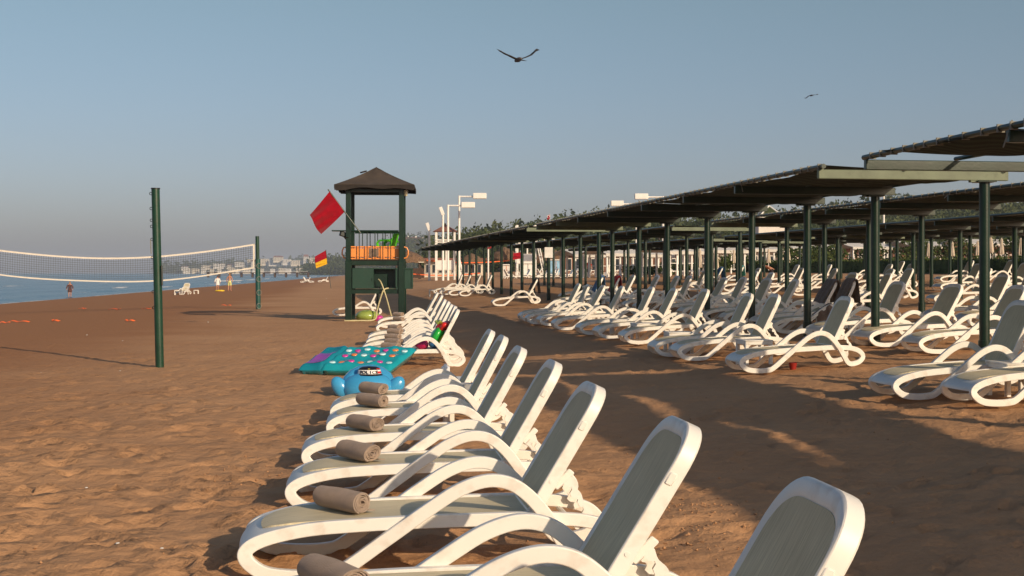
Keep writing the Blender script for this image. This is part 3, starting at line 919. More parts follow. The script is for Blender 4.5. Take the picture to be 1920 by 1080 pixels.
# ------------------------------------------------------------------ pergolas
PROW = 0.15
PA = math.atan2(PROW, 1.0)       # rows run (-PROW, 1); beams run across at this angle
BEAM_HALF = 2.5
BEAM_IN = 0.35                   # the posts stand near the inland edge, the roof reaches towards the sea
def pergola(label, K, posts, gaps=(), slit=None, side='green_sunlit', detail=True, sheets=None, seed=0):
    rg = random.Random(seed)
    y0 = posts[0]; x0 = K - PROW * y0
    zs = [gz(K - PROW * y, y) for y in posts]
    zg = zs[0]
    t = thing('pergola', label, 'pergola', (x0, y0, zg), 0.0, 'green shade pergolas in rows')
    rd = Vector((-PROW, 1, 0)); ac = Vector((1, PROW, 0)).normalized()
    H = 2.58 if K < 10 else 2.46 if K < 15 else 2.20 if K < 21 else 2.12 if K < 26 else 2.06
    P = []
    for k, y in enumerate(posts):
        dy = y - y0; P.append(Vector((-PROW * dy, dy, zs[k] - zg)))
    def post_mesh():
        mb = MB(); n = 16 if detail else 10
        mb.tube([(0, 0, -0.25), (0, 0, 0.30)], 0.088, n); mb.tube([(0, 0, 0.28), (0, 0, H)], 0.073, n)
        mb.box((0, 0, H - 0.012), (0.26, 0.26, 0.022))
        return mb.mesh('post', 'green_paint', 35)
    pm_ = post_mesh()
    def beam_mesh(m):
        mb = MB()
        mb.box(((BEAM_IN - BEAM_HALF) / 2, 0, 0), (BEAM_HALF + BEAM_IN, 0.075, 0.13), ch=0.008)
        mb.box((-0.05, 0, -0.078), (0.36, 0.07, 0.028), ch=0.006)
        return mb.mesh('beam', m, 35)
    bm_, bm2_ = beam_mesh('green_paint'), beam_mesh('green_sunlit')
    for k, p in enumerate(P):
        put('post', pm_, t, p)
        b = put('beam', bm2_ if (k == 0 or rg.random() < 0.07) else bm_, t, p + Vector((0, 0, H + 0.067)), PA)
    # lengthwise rails at both tips and the middle
    for off, r in ((-BEAM_HALF + 0.04, 0.035), (-1.2, 0.028), (BEAM_IN - 0.04, 0.035)):
        mb = MB(); pts = []
        a, b = P[0], P[-1]
        for p in [a - rd * 0.12] + P + [b + rd * 0.12]:
            pts.append(p + ac * off + Vector((0, 0, H + 0.170)))
        mb.tube(pts, r, 8)
        mb.build('middle_rail' if off == -1.2 else 'edge_rail', 'green_paint', t)
    # cord lashings on the sea-side rail
    mb = MB(); tot = (P[-1] - P[0]).length
    if detail:
        q = 0.0
        while q < tot:
            c = P[0] + (P[-1] - P[0]) * (q / tot) + ac * (-BEAM_HALF + 0.04) + Vector((0, 0, H + 0.170))
            mb.box(c, (0.085, 0.018, 0.085), rz=PA)
            q += rg.uniform(0.25, 0.4)
        for p in P:
            if rg.random() < 0.6:
                e = p + ac * (-BEAM_HALF + 0.02) + Vector((0, 0, H + 0.17))
                mb.tube([e, e + Vector((rg.uniform(-.1, .1), 0, 0.06)), e + Vector((rg.uniform(-.12, .12), -0.03, -rg.uniform(0.05, 0.22)))], 0.008, 5)
        lo = mb.build('cord_lashing', 'rope', t); lo['kind'] = 'stuff'
    # shade cloth, bay by bay
    for k in range(len(P) - 1):
        a, b = P[k], P[k + 1]
        spans = [(0.0, 1.0)]
        if sheets and k in sheets: spans = sheets[k]
        elif k in gaps: spans = []
        elif rg.random() < 0.3 and y0 > 17: spans = [(rg.uniform(0.0, 0.12), 1.0)]
        for (s0, s1) in spans:
            strips = [(-BEAM_HALF + 0.02, BEAM_IN - 0.02)] if not (slit and k in slit) else [(-BEAM_HALF + 0.02, slit[k] - 0.09), (slit[k] + 0.09, BEAM_IN - 0.02)]
            for (o0, o1) in strips:
                mb = MB(); phz = rg.uniform(0, 6); sg = rg.uniform(0.03, 0.10)
                e0 = rg.uniform(0, 0.10) if not slit else 0
                def fab(v, w, a=a, b=b, s0=s0, s1=s1, o0=o0 + e0, o1=o1, phz=phz, sg=sg):
                    tt = s0 + (s1 - s0) * v
                    o = o0 + (o1 - o0) * w
                    p = a + (b - a) * tt + ac * (o + 0.05 * math.sin(9 * v + phz) * (1 - w))
                    z = H + 0.20 - sg * math.sin(math.pi * v) - 0.045 * math.sin(math.pi * ((o + BEAM_HALF) % 2.5) / 2.5) - 0.02 * math.sin(24 * w + 3 * math.sin(4 * v + phz)) * math.sin(math.pi * v)
                    return (p.x, p.y, p.z + z)
                mb.sheet(fab, 10 if detail else 5, 20 if detail else 8, 0.006)
                mb.build('shade_cloth', 'shade_net', t, smooth=60)
    return t
B_POSTS = [18.3, 21.9, 24.95, 28.15, 31.4, 35.0, 38.1, 41.6]
C_POSTS = [43.6, 46.7, 50.0, 53.2, 56.9, 60.2, 63.6, 67.0, 70.4, 74.0, 77.8, 81.3, 85.0, 88.5]
pergola('nearest pergola at the right edge, its striped shade cloth pulled apart over the beam', 9.5, [7.9, 10.6, 13.35, 16.75], slit={0: -1.45, 1: -1.9}, seed=1,
        sheets={0: [(-0.06, 1.0)], 1: [(0.0, 0.97)], 2: [(0.10, 0.84)]})  # slits in the unseen bays are added for the lit streak on the sand
pergola('shade pergola standing behind the camera, casting shade on the sand', 9.5, [-12.4, -9.1, -5.8, -2.5, 0.9, 4.2, 7.62], slit={5: -1.2}, seed=2)  # its unseen cloth slit is added to let a streak of sun through
pergola('long green pergola in the front row beginning at the stout rightmost post', 9.5, B_POSTS, seed=3)
pergola('farther green pergola of the front row, reaching towards the white watch tower', 9.5, C_POSTS, seed=4)
def yrange(a, b, st): return [a + st * i for i in range(int((b - a) / st) + 1)]
pergola('second-row pergola behind the stout rightmost post', 14.9, yrange(19.5, 43.5, 3.05), seed=5)
pergola('second-row pergola, farther one beyond the blue and red towels', 14.9, yrange(45.4, 88, 3.3), seed=6, detail=False)
pergola('third-row pergola, its nearer half seen at the right edge', 20.3, yrange(31, 57, 3.2), seed=7, detail=False)
pergola('third-row pergola, its farther half seen past the front posts', 20.3, yrange(59, 92, 3.3), seed=8, detail=False)
pergola('fourth-row pergola, its nearer half at the right edge', 25.7, yrange(41, 66, 3.2), seed=9, detail=False)
pergola('fourth-row pergola, its farther half', 25.7, yrange(68, 95, 3.3), seed=10, detail=False)
pergola('rearmost pergola next to the clipped hedge', 31.1, yrange(50, 92, 3.3), seed=11, detail=False)

# ------------------------------------------------------------------ lifeguard tower
TWR = Vector((-5.56, 43.5, 0.0)); TA = R(3)
def tower():
    w, dp = 1.80, 1.75
    t = thing('lifeguard_tower', 'dark green lifeguard tower with brown hipped roof and open cabinet', 'lifeguard tower', TWR, TA)
    EZ = 4.55
    for (x, y) in ((0, 0), (w, 0), (0, dp), (w, dp)):
        mb = MB(); mb.box((0, 0, EZ / 2 - 0.15), (0.17, 0.17, EZ + 0.3), ch=0.012)
        mb.box((0, 0, 1.0), (0.215, 0.215, 2.1), ch=0.015)
        mb.build('post', 'green_paint', t, (x, y, 0))
    # roof
    cx, cy = w / 2, dp / 2; hw, hd = 1.34, 1.30; ez = 4.60; az = 5.30
    mb = MB(); n = 8
    def face(A, B):
        def fn(u, v):
            e = [A[i] + (B[i] - A[i]) * u for i in range(2)]
            x = e[0] + (cx - e[0]) * v; y = e[1] + (cy - e[1]) * v
            z = ez + (az - ez) * v - 0.05 * math.sin(math.pi * v) + 0.012 * math.sin(9 * u + 4 * v)
            return (x, y, z)
        mb.sheet(fn, 8, 8, 0.035)
    c4 = [(cx - hw, cy - hd), (cx + hw, cy - hd), (cx + hw, cy + hd), (cx - hw, cy + hd)]
    for k in range(4): face(c4[k], c4[(k + 1) % 4])
    rf = mb.build('roof', 'felt_roof', t, smooth=25)
    mb = MB()
    rg = random.Random(4)
    for k in range(4):
        A, B = c4[k], c4[(k + 1) % 4]
        def flap(u, v, A=A, B=B, k=k):
            x = A[0] + (B[0] - A[0]) * u; y = A[1] + (B[1] - A[1]) * u
            return (x, y, ez + 0.01 - v * (0.115 + 0.025 * math.sin(13 * u + k * 2) + 0.06 * max(0, math.cos(2 * math.pi * u)) * (k % 2 == 0)))
        mb.sheet(flap, 22, 2, 0.02)
    mb.build('eave_flap', 'felt_dark', rf)
    MB().box((cx - 0.42, cy - 0.40, az - 0.19), (0.20, 0.16, 0.05), rz=0.5, ry=-0.3, ch=0.01).build('loose_felt', 'felt_dark', rf)
    mb = MB()
    mb.box((cx, cy, ez - 0.10), (2 * hw - 0.5, 2 * hd - 0.5, 0.03))
    mb.build('soffit', 'felt_dark', rf)
    for y in (0, dp):
        MB().box((cx, y, EZ - 0.09), (w - 0.17, 0.10, 0.14)).build('eave_beam', 'green_paint', t)
    # platform
    MB().box((cx, cy, 1.98), (w + 0.10, dp + 0.10, 0.17), ch=0.01).build('platform', 'green_paint', t)
    for k in range(8):
        MB().box((cx, 0.02 + k * 0.245, 2.085), (w - 0.22, 0.215, 0.03)).build('floor_plank', 'dark_wood', t)
    # railing
    def rail(a, b, nb):
        a = Vector(a); b = Vector(b)
        r_ = MB().tube([a + Vector((0, 0, 3.06)), b + Vector((0, 0, 3.06))], 0.032, 8).build('top_rail', 'green_paint', t)
        for k in range(1, nb + 1):
            p = a + (b - a) * (k / (nb + 1))
            MB().tube([p + Vector((0, 0, 2.06)), p + Vector((0, 0, 3.05))], 0.017, 6).build('baluster', 'green_paint', t)
    rail((0.1, 0, 0), (w - 0.1, 0, 0), 5)
    rail((0.1, dp, 0), (w - 0.1, dp, 0), 5)
    rail((w, 0.1, 0), (w, dp - 0.1, 0), 4)
    # lower frame and cabinet
    for y in (0, dp):
        MB().box((cx, y, 1.0), (w - 0.2, 0.08, 0.14)).build('lower_beam', 'green_paint', t)
    MB().tube([(0.90, dp, 0), (0.90, dp, 1.0)], 0.05, 8).build('rear_strut', 'green_paint', t)
    cab = MB()
    x0, x1, z0, z1, yf, yb = 0.13, 1.60, 1.10, 1.80, -0.02, 0.55
    cab.box(((x0 + x1) / 2, yb, (z0 + z1) / 2), (x1 - x0, 0.03, z1 - z0))
    cab.box(((x0 + x1) / 2, (yf + yb) / 2, z0 + 0.015), (x1 - x0, yb - yf - 0.04, 0.03))
    cab.box(((x0 + x1) / 2, (yf + yb) / 2, z1 - 0.015), (x1 - x0, yb - yf - 0.04, 0.03))
    cab.box((x0 + 0.015, (yf + yb) / 2, (z0 + z1) / 2), (0.03, yb - yf - 0.05, z1 - z0 - 0.064))
    cab.box((x1 - 0.015, (yf + yb) / 2, (z0 + z1) / 2), (0.03, yb - yf - 0.05, z1 - z0 - 0.064))
    cab.box((0.84, (yf + yb) / 2, (z0 + z1) / 2), (0.03, yb - yf - 0.06, z1 - z0 - 0.064))
    cb = cab.build('cabinet', 'cabinet_green', t)
    d1 = MB().box((0.485, yf - 0.012, 1.45), (0.70, 0.024, 0.69), ch=0.005).build('closed_door', 'cabinet_green', t)
    MB().box((0.80, yf - 0.035, 1.42), (0.02, 0.02, 0.09), ch=0.004).build('door_handle', 'dark_metal', d1)
    d2 = MB(); d2.box((1.90, yf - 0.012, 1.45), (0.58, 0.02, 0.70))
    for (bx_, bz_, sx, sz) in ((1.90, 1.78, 0.58, 0.05), (1.90, 1.12, 0.58, 0.05), (1.625, 1.45, 0.05, 0.60), (2.165, 1.45, 0.06, 0.60)):
        d2.box((bx_, yf - 0.035, bz_), (sx, 0.03, sz), ch=0.004)
    d2.build('open_door', 'cabinet_green', t)
    MB().box((1.08, 0.30, 1.37), (0.46, 0.36, 0.46), ch=0.01).build('stored_box', 'green_paint', t)
    mb = MB(); rg = random.Random(3)
    for k in range(6):
        mb.box((1.0 + k * 0.09, 0.10 + rg.random() * 0.08, 1.145), (0.12, 0.08, 0.05), rz=rg.random() * 3, ch=0.01)
    mb.build('cabinet_clutter', 'vinyl_black', t)['kind'] = 'stuff'
    # shelf on the seaward side with a loudspeaker horn
    sh = MB().box((-0.30, 0.15, 3.07), (0.52, 0.45, 0.035), ch=0.004).build('side_shelf', 'green_paint', t)
    mb = MB(); mb.box((-0.17, 0.10, 2.95), (0.26, 0.22, 0.16), rz=0.3, ry=0.3, ch=0.02); mb.lathe([(0.03, 0), (0.05, 0.05), (0.11, 0.12), (0.12, 0.13)], 12, (-0.05, 0.0, 2.72))
    mb.build('loudspeaker', 'dark_metal', sh)
    lm = MB(); lm.lathe([(0.0, -0.12), (0.055, -0.10), (0.075, 0), (0.055, 0.10), (0.0, 0.12)], 12, (w + 0.14, 0.02, 4.36)); lm.box((w + 0.095, 0.02, 4.36), (0.03, 0.06, 0.2))
    lm.build('bulkhead_lamp', 'lamp_glass', t, smooth=50)
    return t
tw = tower()
def TP(x, y, z): # tower-local to world
    return TWR + Matrix.Rotation(TA, 3, 'Z') @ Vector((x, y, z))

# spine board leaning inside the rail
def spine_board():
    t = thing('rescue_board', 'orange plastic rescue board standing on edge behind the tower railing', 'rescue board', TP(0.90, 0.16, 2.10), TA)
    L, Hh = 2.24, 0.44
    n = 24; out = []
    for k in range(n):
        a = 2 * math.pi * k / n
        cx_, cz_ = math.cos(a), math.sin(a)
        out.append((L / 2 * math.copysign(abs(cx_) ** 0.22, cx_), Hh / 2 + Hh / 2 * math.copysign(abs(cz_) ** 0.5, cz_)))
    mb = MB()
    # panels between the hand-hole columns
    xs = [-1.12, -0.97, -0.55, -0.18, 0.18, 0.55, 0.97, 1.12]
    mb.box((0, 0, 0.225), (1.90, 0.045, 0.30), ch=0.012)
    for z in (0.025, 0.425):
        mb.box((0, 0, z), (1.90, 0.045, 0.05), ch=0.012)
    for x in (-0.90, -0.62, -0.30, -0.02, 0.26, 0.54, 0.88):
        for z in (0.0625, 0.3875):
            mb.box((x, 0, z), (0.12, 0.043, 0.027))
    body = mb.build('board', 'orange_plastic', t)
    for s_ in (-1, 1):
        MB().tube([(s_ * 0.95, 0, 0.03), (s_ * 1.07, 0, 0.06), (s_ * 1.12, 0, 0.16), (s_ * 1.12, 0, 0.30), (s_ * 1.07, 0, 0.40), (s_ * 0.95, 0, 0.43)], 0.022, 8).build('end_grip', 'orange_plastic', t)
    MB().box((-0.05, -0.028, 0.225), (0.34, 0.012, 0.28), ch=0.003).build('head_pad', 'towel_brown', t)
    return t
spine_board()
# plastic armchair on the platform (facing the sea)
def armchair(label, mat, loc, rz, leg_mat):
    t = thing('plastic_armchair', label, 'chair', loc, rz)
    # local: +x is the chair's back
    def back(u, v):
        z = 0.44 + v * 0.45; x = 0.22 + v * 0.16 + 0.02 * math.sin(math.pi * u)
        y = (u - 0.5) * (0.44 - 0.10 * v)
        return (x, y, z)
    MB().sheet(back, 6, 6, 0.022).build('backrest', mat, t)
    MB().sheet(lambda u, v: (-0.24 + u * 0.48, (v - 0.5) * 0.46, 0.44 - 0.02 * math.sin(math.pi * v) + 0.02 * (1 - u)), 6, 6, 0.025).build('seat', mat, t)
    for s_ in (-1, 1):
        def arm(u, v, s_=s_):
            a = u * math.pi
            c = [(-0.22, 0.45), (-0.24, 0.58), (-0.16, 0.665), (0.05, 0.675), (0.25, 0.67), (0.30, 0.62)]
            k = u * 5; i = min(4, int(k)); f = k - i
            x = c[i][0] + (c[i + 1][0] - c[i][0]) * f; z = c[i][1] + (c[i + 1][1] - c[i][1]) * f
            return (x, s_ * (0.20 + 0.09 * v), z - 0.03 * v)
        MB().sheet(arm, 15, 2, 0.05).build('armrest', mat, t)
    for sx in (-1, 1):
        for s_ in (-1, 1):
            MB().tube([(sx * 0.21, s_ * 0.20, 0.43), (sx * 0.27, s_ * 0.24, 0.0)], [0.026, 0.02], 8).build('leg', leg_mat, t)
    return t
armchair('bright lime green plastic armchair on the lifeguard tower platform', 'lime_plastic', TP(1.28, 0.55, 2.10), TA + R(-28), 'grey_metal')

# red warning flag on its slanting staff
def cloth_flag(t, corners, mat, name='flag', nu=14, nv=14, rip=0.05, ph=0.0):
    A, B, C, D = [Vector(c) for c in corners]       # A-B along the staff, D-C free edge
    def fn(u, v):
        p = (A * (1 - u) + B * u) * (1 - v) + (D * (1 - u) + C * u) * v
        return (p.x + 0.3 * rip * math.sin(7 * u + ph) * v, p.y + rip * math.sin(8 * u + 2.5 * v + ph) * (0.2 + v), p.z - 0.04 * math.sin(math.pi * u) * v)
    return MB().sheet(fn, nu, nv, 0.006).build(name, mat, t, smooth=60)
def flag_pt(px, py, d, base): # local coordinates relative to a base point, at depth d
    return (xof(px, d) - base[0], d - base[1], zof(py, d) - base[2])
fb = (xof(676, 43.2), 43.2, zof(437, 43.2))
t = thing('red_flag', 'red warning flag hanging from a slanting staff on the lifeguard tower', 'flag', fb)
MB().tube([flag_pt(676, 437, 43.2, fb), flag_pt(615, 355, 43.2, fb)], 0.022, 8).build('staff', 'green_paint', t)
cloth_flag(t, [flag_pt(618, 359, 43.17, fb), flag_pt(646, 397, 43.17, fb), flag_pt(602, 439, 43.1, fb), flag_pt(580, 403, 43.1, fb)], 'flag_red', rip=0.13)
# red and yellow flag on the sand
bx_, by_ = at(621, 541)
fb = (bx_, by_, gz(bx_, by_))
t = thing('red_yellow_flag', 'red and yellow lifeguard flag on a leaning green pole', 'flag', fb)
MB().tube([(0, 0, -0.2), flag_pt(611, 468, by_, fb)], 0.03, 8).build('pole', 'green_paint', t)
cloth_flag(t, [flag_pt(611.5, 469, by_, fb), flag_pt(612.5, 484, by_, fb), flag_pt(591, 493, by_ - 0.2, fb), flag_pt(590, 481, by_ - 0.2, fb)], 'flag_red', 'red_half', 8, 10, 0.08)
cloth_flag(t, [flag_pt(612.5, 484, by_, fb), flag_pt(613.5, 497 - 2, by_, fb), flag_pt(593, 503, by_ - 0.2, fb), flag_pt(591, 493, by_ - 0.2, fb)], 'flag_yellow', 'yellow_half', 8, 10, 0.08)

# hose hanging out of the cabinet
t = MB().tube(catmull([TP(1.36, -0.10, 1.12), TP(1.20, -0.18, 1.05), TP(1.08, -0.22, 0.72), TP(0.98, -0.25, 0.35), TP(0.9, -0.3, 0.06), TP(0.4, -0.4, 0.03), TP(-0.1, -0.45, 0.03)], 6, False), 0.026, 8).build('hose', 'hose_plastic')
tag(t, 'pale hose hanging from the cabinet and trailing on the sand', 'hose')
t = MB().tube(catmull([TP(1.02, -0.06, 1.42), TP(1.12, -0.16, 1.30), TP(1.28, -0.20, 0.85), TP(1.42, -0.22, 0.35), TP(1.5, -0.2, 0.05)], 6, False), 0.022, 8).build('rope_tail', 'hose_plastic')
tag(t, 'second pale hose crossing the first below the open cabinet', 'hose')

# clutter under the tower
def blob(name, label, cat, mat, c, r, seed=0, amp=0.08, group=None):
    rg = random.Random(seed); a1, a2 = rg.uniform(0, 6), rg.uniform(0, 6)
    mb = MB(); nu, nv = 18, 10; vs = []; fs = []
    for j in range(nv + 1):
        th = math.pi * j / nv
        for k in range(nu):
            p = 2 * math.pi * k / nu
            f = 1 + amp * math.sin(3 * p + a1) * math.sin(2 * th + a2)
            vs.append((r[0] * f * math.sin(th) * math.cos(p), r[1] * f * math.sin(th) * math.sin(p), r[2] * f * math.cos(th) + r[2]))
    for j in range(nv):
        for k in range(nu):
            fs.append((j * nu + k, (j + 1) * nu + k, (j + 1) * nu + (k + 1) % nu, j * nu + (k + 1) % nu))
    o = mb.add(vs, fs).build(name, mat, None, c, smooth=60)
    return tag(o, label, cat, group)
blob('inflatable_ball', 'half-flat olive green inflatable ball under the lifeguard tower', 'ball', 'olive_vinyl', TP(0.62, 0.15, -0.03), (0.42, 0.3, 0.20), 1)
blob('inflatable_ball', 'small pink ball beside the olive one under the tower', 'ball', 'vinyl_pink', TP(1.02, 0.1, -0.02), (0.17, 0.15, 0.11), 2)

# ------------------------------------------------------------------ volleyball posts and net
NP = (-6.08, 22.1)
t = thing('net_post', 'tall dark green volleyball post with steel eyelets, nearest the camera', 'post', (NP[0], NP[1], gz(*NP)), 0, 'volleyball posts')
top = Vector((-0.075, 0, 3.09)); 
MB().tube([(0.006, 0, -0.3), top], [0.073, 0.070], 24).build('pole', 'green_pole', t)
MB().tube([top, top + Vector((0, 0, 0.02))], 0.078, 24).build('cap', 'dark_metal', t)
for py in (363, 391, 413, 424.5, 449, 483, 547, 577):
    z = zof(py, NP[1]) - gz(*NP); x = -0.075 * z / 3.09 - 0.085
    ring = [(x + 0.022 * math.cos(a), 0, z + 0.022 * math.sin(a)) for a in np.linspace(0, 2 * math.pi, 10, endpoint=False)]
    MB().tube(ring, 0.006, 5, closed=True).build('eyelet', 'dark_metal', t)
MB().tube([(-0.16, 0, zof(449, 22.1)), (-0.15, 0, zof(476, 22.1))], 0.008, 5).build('cord', 'rope', t)
MB().tube([(0.045, -0.05, zof(498, 22.1)), (0.055, -0.055, zof(535, 22.1))], 0.018, 6).build('cleat', 'dark_metal', t)

ND = 57.4
x1 = xof(484, ND); 
t = thing('net_post', 'volleyball post with teal sleeve at the far end of the net', 'post', (x1, ND, gz(x1, ND)), 0, 'volleyball posts')
MB().tube([(0.01, 0, -0.3), (-0.02, 0, 2.25)], 0.112, 16).build('sleeve', 'teal_pole', t)
MB().tube([(-0.02, 0, 2.2), (-0.04, 0, 3.28)], 0.085, 16).build('pole', 'green_pole', t)
for z in (0.15, 0.75, 1.35, 1.95):
    ring = [(0.06 + 0.10 * math.cos(a), -0.12, z + 0.12 * math.sin(a)) for a in np.linspace(0, 2 * math.pi, 12, endpoint=False)]
    MB().tube(ring, 0.012, 5, closed=True).build('rope_ring', 'rope', t)
x0 = xof(-62, ND)
t = thing('net_post', 'volleyball post outside the left edge that holds the net', 'post', (x0, ND, gz(x0, ND)), 0, 'volleyball posts')
MB().tube([(0, 0, -0.3), (0, 0, 3.4)], 0.09, 16).build('pole', 'green_pole', t)
nt_ = thing('volleyball_net', 'sagging volleyball net with white bands stretched across the beach', 'net', (x0, ND, 0))
NL = x1 - x0 - 0.25
def ntop(s_):   # s 0..1 left to right
    return (2.86 * (1 - s_) + 2.93 * s_) - 0.56 * 4 * s_ * (1 - s_) + 0.02 * math.sin(9 * s_)
def nbot(s_): return ntop(s_) - 1.12 - 0.03 * math.sin(11 * s_)
def npt(s_, f): return (0.1 + s_ * NL, 0.02 * math.sin(12 * s_ + 3 * f), ntop(s_) + (nbot(s_) - ntop(s_)) * f)
for nm, f0, f1 in (('top_band', -0.005, 0.062), ('bottom_band', 0.945, 1.0)):
    MB().sheet(lambda u, v, f0=f0, f1=f1: npt(u, f0 + (f1 - f0) * v), 70, 2, 0.012).build(nm, 'net_band', nt_)
MB().sheet(lambda u, v: npt(0.9935 + 0.0065 * u, v), 1, 14, 0.012).build('end_band', 'net_band', nt_)
mb = MB()
def flat(pts, r):
    mb.tube(pts, r, 3, cap=False)
for k in range(1, 10):
    flat([npt(s_, 0.06 + 0.885 * k / 10) for s_ in np.linspace(0, 0.994, 50)], 0.006)
nvv = 118
for k in range(nvv):
    s_ = k / nvv * 0.994
    flat([npt(s_, f) for f in (0.06, 0.5, 0.945)], 0.006)
o = mb.build('net_mesh', 'net_cord', nt_, smooth=0); o['kind'] = 'stuff'
for f in (0.02, 0.975):
    MB().tube([npt(1.0, f), (NL + 0.23, 0, npt(1.0, f)[2] + (0.05 if f < .5 else -0.02))], 0.012, 5).build('tie_cord', 'rope', nt_)

# orange court tape lying in pieces on the sand
tape = [(0, 20, 607), (20, 55, 605), (96, 110, 603), (150, 162, 580), (206, 226, 581), (234, 252, 603), (268, 282, 580), (415, 434, 574)]
for a, b, py in tape:
    xa, ya = at(a, py); xb, yb = at(b, py - (0.6 if a < 60 else 0))
    L = math.hypot(xb - xa, yb - ya); rg = random.Random(a)
    def tp(u, v, L=L, rg=rg, a=a):
        return ((u - 0.5) * L, (v - 0.5) * 0.09 + 0.05 * math.sin(5 * u + a), 0.035 + 0.02 * math.sin(9 * u + a) + 0.02 * v)
    o = MB().sheet(tp, 10, 2, 0.01).build('court_tape', 'orange_tape', None, ((xa + xb) / 2, (ya + yb) / 2, gz((xa + xb) / 2, (ya + yb) / 2)), math.atan2(yb - ya, xb - xa))
    tag(o, 'torn strip of orange court tape half buried in the sand', 'tape', 'orange court tape strips')

# ------------------------------------------------------------------ side tables
def table_parts():
    mb = MB(); mb.box((0, 0, 0.40), (0.46, 0.46, 0.028), ch=0.010)
    for s_ in (-1, 1):
        mb.box((0, s_ * 0.215, 0.365), (0.43, 0.022, 0.05), ch=0.005); mb.box((s_ * 0.215, 0, 0.365), (0.022, 0.40, 0.048), ch=0.005)
    top = mb.mesh('table_top', 'white_plastic', 40)
    leg = MB().box((0, 0, 0.17), (0.055, 0.055, 0.44), ch=0.008).mesh('leg', 'white_plastic', 40)
    return top, leg
TT, TL = table_parts()
def side_table(label, x, y, rz, sc_=1.0, group='white side tables between loungers'):
    t = thing('side_table', label, 'table', (x, y, gz(x, y) - 0.02), R(rz), group)
    put('table_top', TT, t)
    for sx in (-1, 1):
        for sy in (-1, 1):
            put('leg', TL, t, (sx * 0.195, sy * 0.195, 0.0))
    t.scale = (sc_,) * 3
    return t
def beside(lo, lx, ly):
    p = on_lounger(lo, (lx, ly, 0)); return p.x, p.y
def between(a, b, lx=1.0):
    p = on_lounger(a, (lx, 0, 0)); q = on_lounger(b, (lx, 0, 0)); return (p.x + q.x) / 2, (p.y + q.y) / 2
side_table('white side table between the lone sunlit lounger and the next one', *between(right_row[0], right_row[1], 0.85), 10)
side_table('white side table between second and third loungers of the pergola edge row', *beside(right_row[2], 0.62, 0.62), 6)
side_table('white side table beyond the fourth lounger of the pergola edge row', *beside(right_row[3], 0.6, 0.62), 12)
side_table('white side table beyond the fifth lounger of the pergola edge row', *beside(right_row[4], 0.7, 0.60), 3)
side_table('white side table between the nearest pair of loungers at the right edge', *between(pair[0], pair[1], 1.15), 9)
side_table('white side table among the draped loungers behind the front posts', *beside(back_rows['P'][2], 1.0, 0.75), 8)
side_table('small white side table behind the seventh lounger of the near row', *beside(near_row[6], 1.32, 0.9), 4)
side_table('white side table in the second row behind the front posts', *beside(back_rows['Q'][0], 0.9, 0.75), 8)
side_table('low white table standing alone beside the far loungers', *at(812, 556), 0)
x, y = between(near_row[5], near_row[6], 1.45)
side_table('white side table between sixth and seventh loungers of the near row', x, y, 12)
bx0 = beside(near_row[6], 1.32, 0.9)
o = MB().box((0, 0, 0.07), (0.10, 0.10, 0.14), ch=0.01).lathe([(0.03, 0.14), (0.02, 0.16), (0.025, 0.17)], 8).build('tissue_box', 'hat_white', None, (bx0[0], bx0[1], gz(*bx0) + 0.39))
tag(o, 'small white carton on the table behind the near row', 'carton')
o = MB().lathe([(0.0, 0), (0.10, 0), (0.13, 0.06), (0.125, 0.06), (0.095, 0.01), (0, 0.01)], 16).build('ashtray', 'grey_metal', None, (x - 0.05, y, gz(x, y) + 0.40))
tag(o, 'round grey ashtray on the table in the near row', 'ashtray')

# ------------------------------------------------------------------ towels hung over backrests
def draped(lo, mat, label, s0=0.15, wd=0.52, rear=0.45, fold=0.014, seed=0, cat='towel', over_seat=0.0):
    global BK_A
    BK_A = TILT[lo.name]
    rg = random.Random(seed); ph = rg.uniform(0, 6)
    path = []
    n1 = 10
    for k in range(n1 + 1):
        s_ = s0 + (BK_L - 0.01 - s0) * k / n1
        path.append(bk(s_, 0, 0.056))
    path.append(bk(BK_L + 0.03, 0, 0.020)); path.append(bk(BK_L + 0.035, 0, -0.02)); path.append(bk(BK_L + 0.0, 0, -0.048))
    for k in range(1, 7):
        p = bk(BK_L, 0, -0.055); path.append((p[0] + 0.004 * k, 0, p[2] - rear * k / 6))
    P = np.array(path)
    hw = 0.285
    def fn(u, v):
        k = u * (len(P) - 1); i = min(len(P) - 2, int(k)); f = k - i
        q = P[i] * (1 - f) + P[i + 1] * f
        w = (2 * v - 1) * wd / 2 * (1.0 + 0.1 * math.sin(3 * u + ph)) * 1.08
        top = max(0, 1 - abs(u - n1 / (len(P) - 1)) * 6)
        lim = hw
        dz = 0
        if abs(w) > lim: 
            dz = (abs(w) - lim) * 0.9; w = math.copysign(lim + (abs(w) - lim) * 0.25, w)
        r = fold * math.sin(17 * v + ph + 3 * u) * (0.5 + u) 
        return (q[0] - r * 0.8, w, q[2] - dz - top * 0.05 * (2 * v - 1) ** 4 + r * 0.3)
    o = MB().sheet(fn, 26, 22, 0.012).build('draped_' + cat, mat, smooth=60)
    follow(o, lo)
    return tag(o, label, cat)
PR = back_rows['P']; QR = back_rows['Q']
draped(PR[3], 'towel_brown', 'brown towel hung over a backrest, nearer of the two behind the front posts', seed=1)
draped(PR[4], 'towel_brown', 'brown towel hung over a backrest, farther of the two behind the front posts', seed=2)
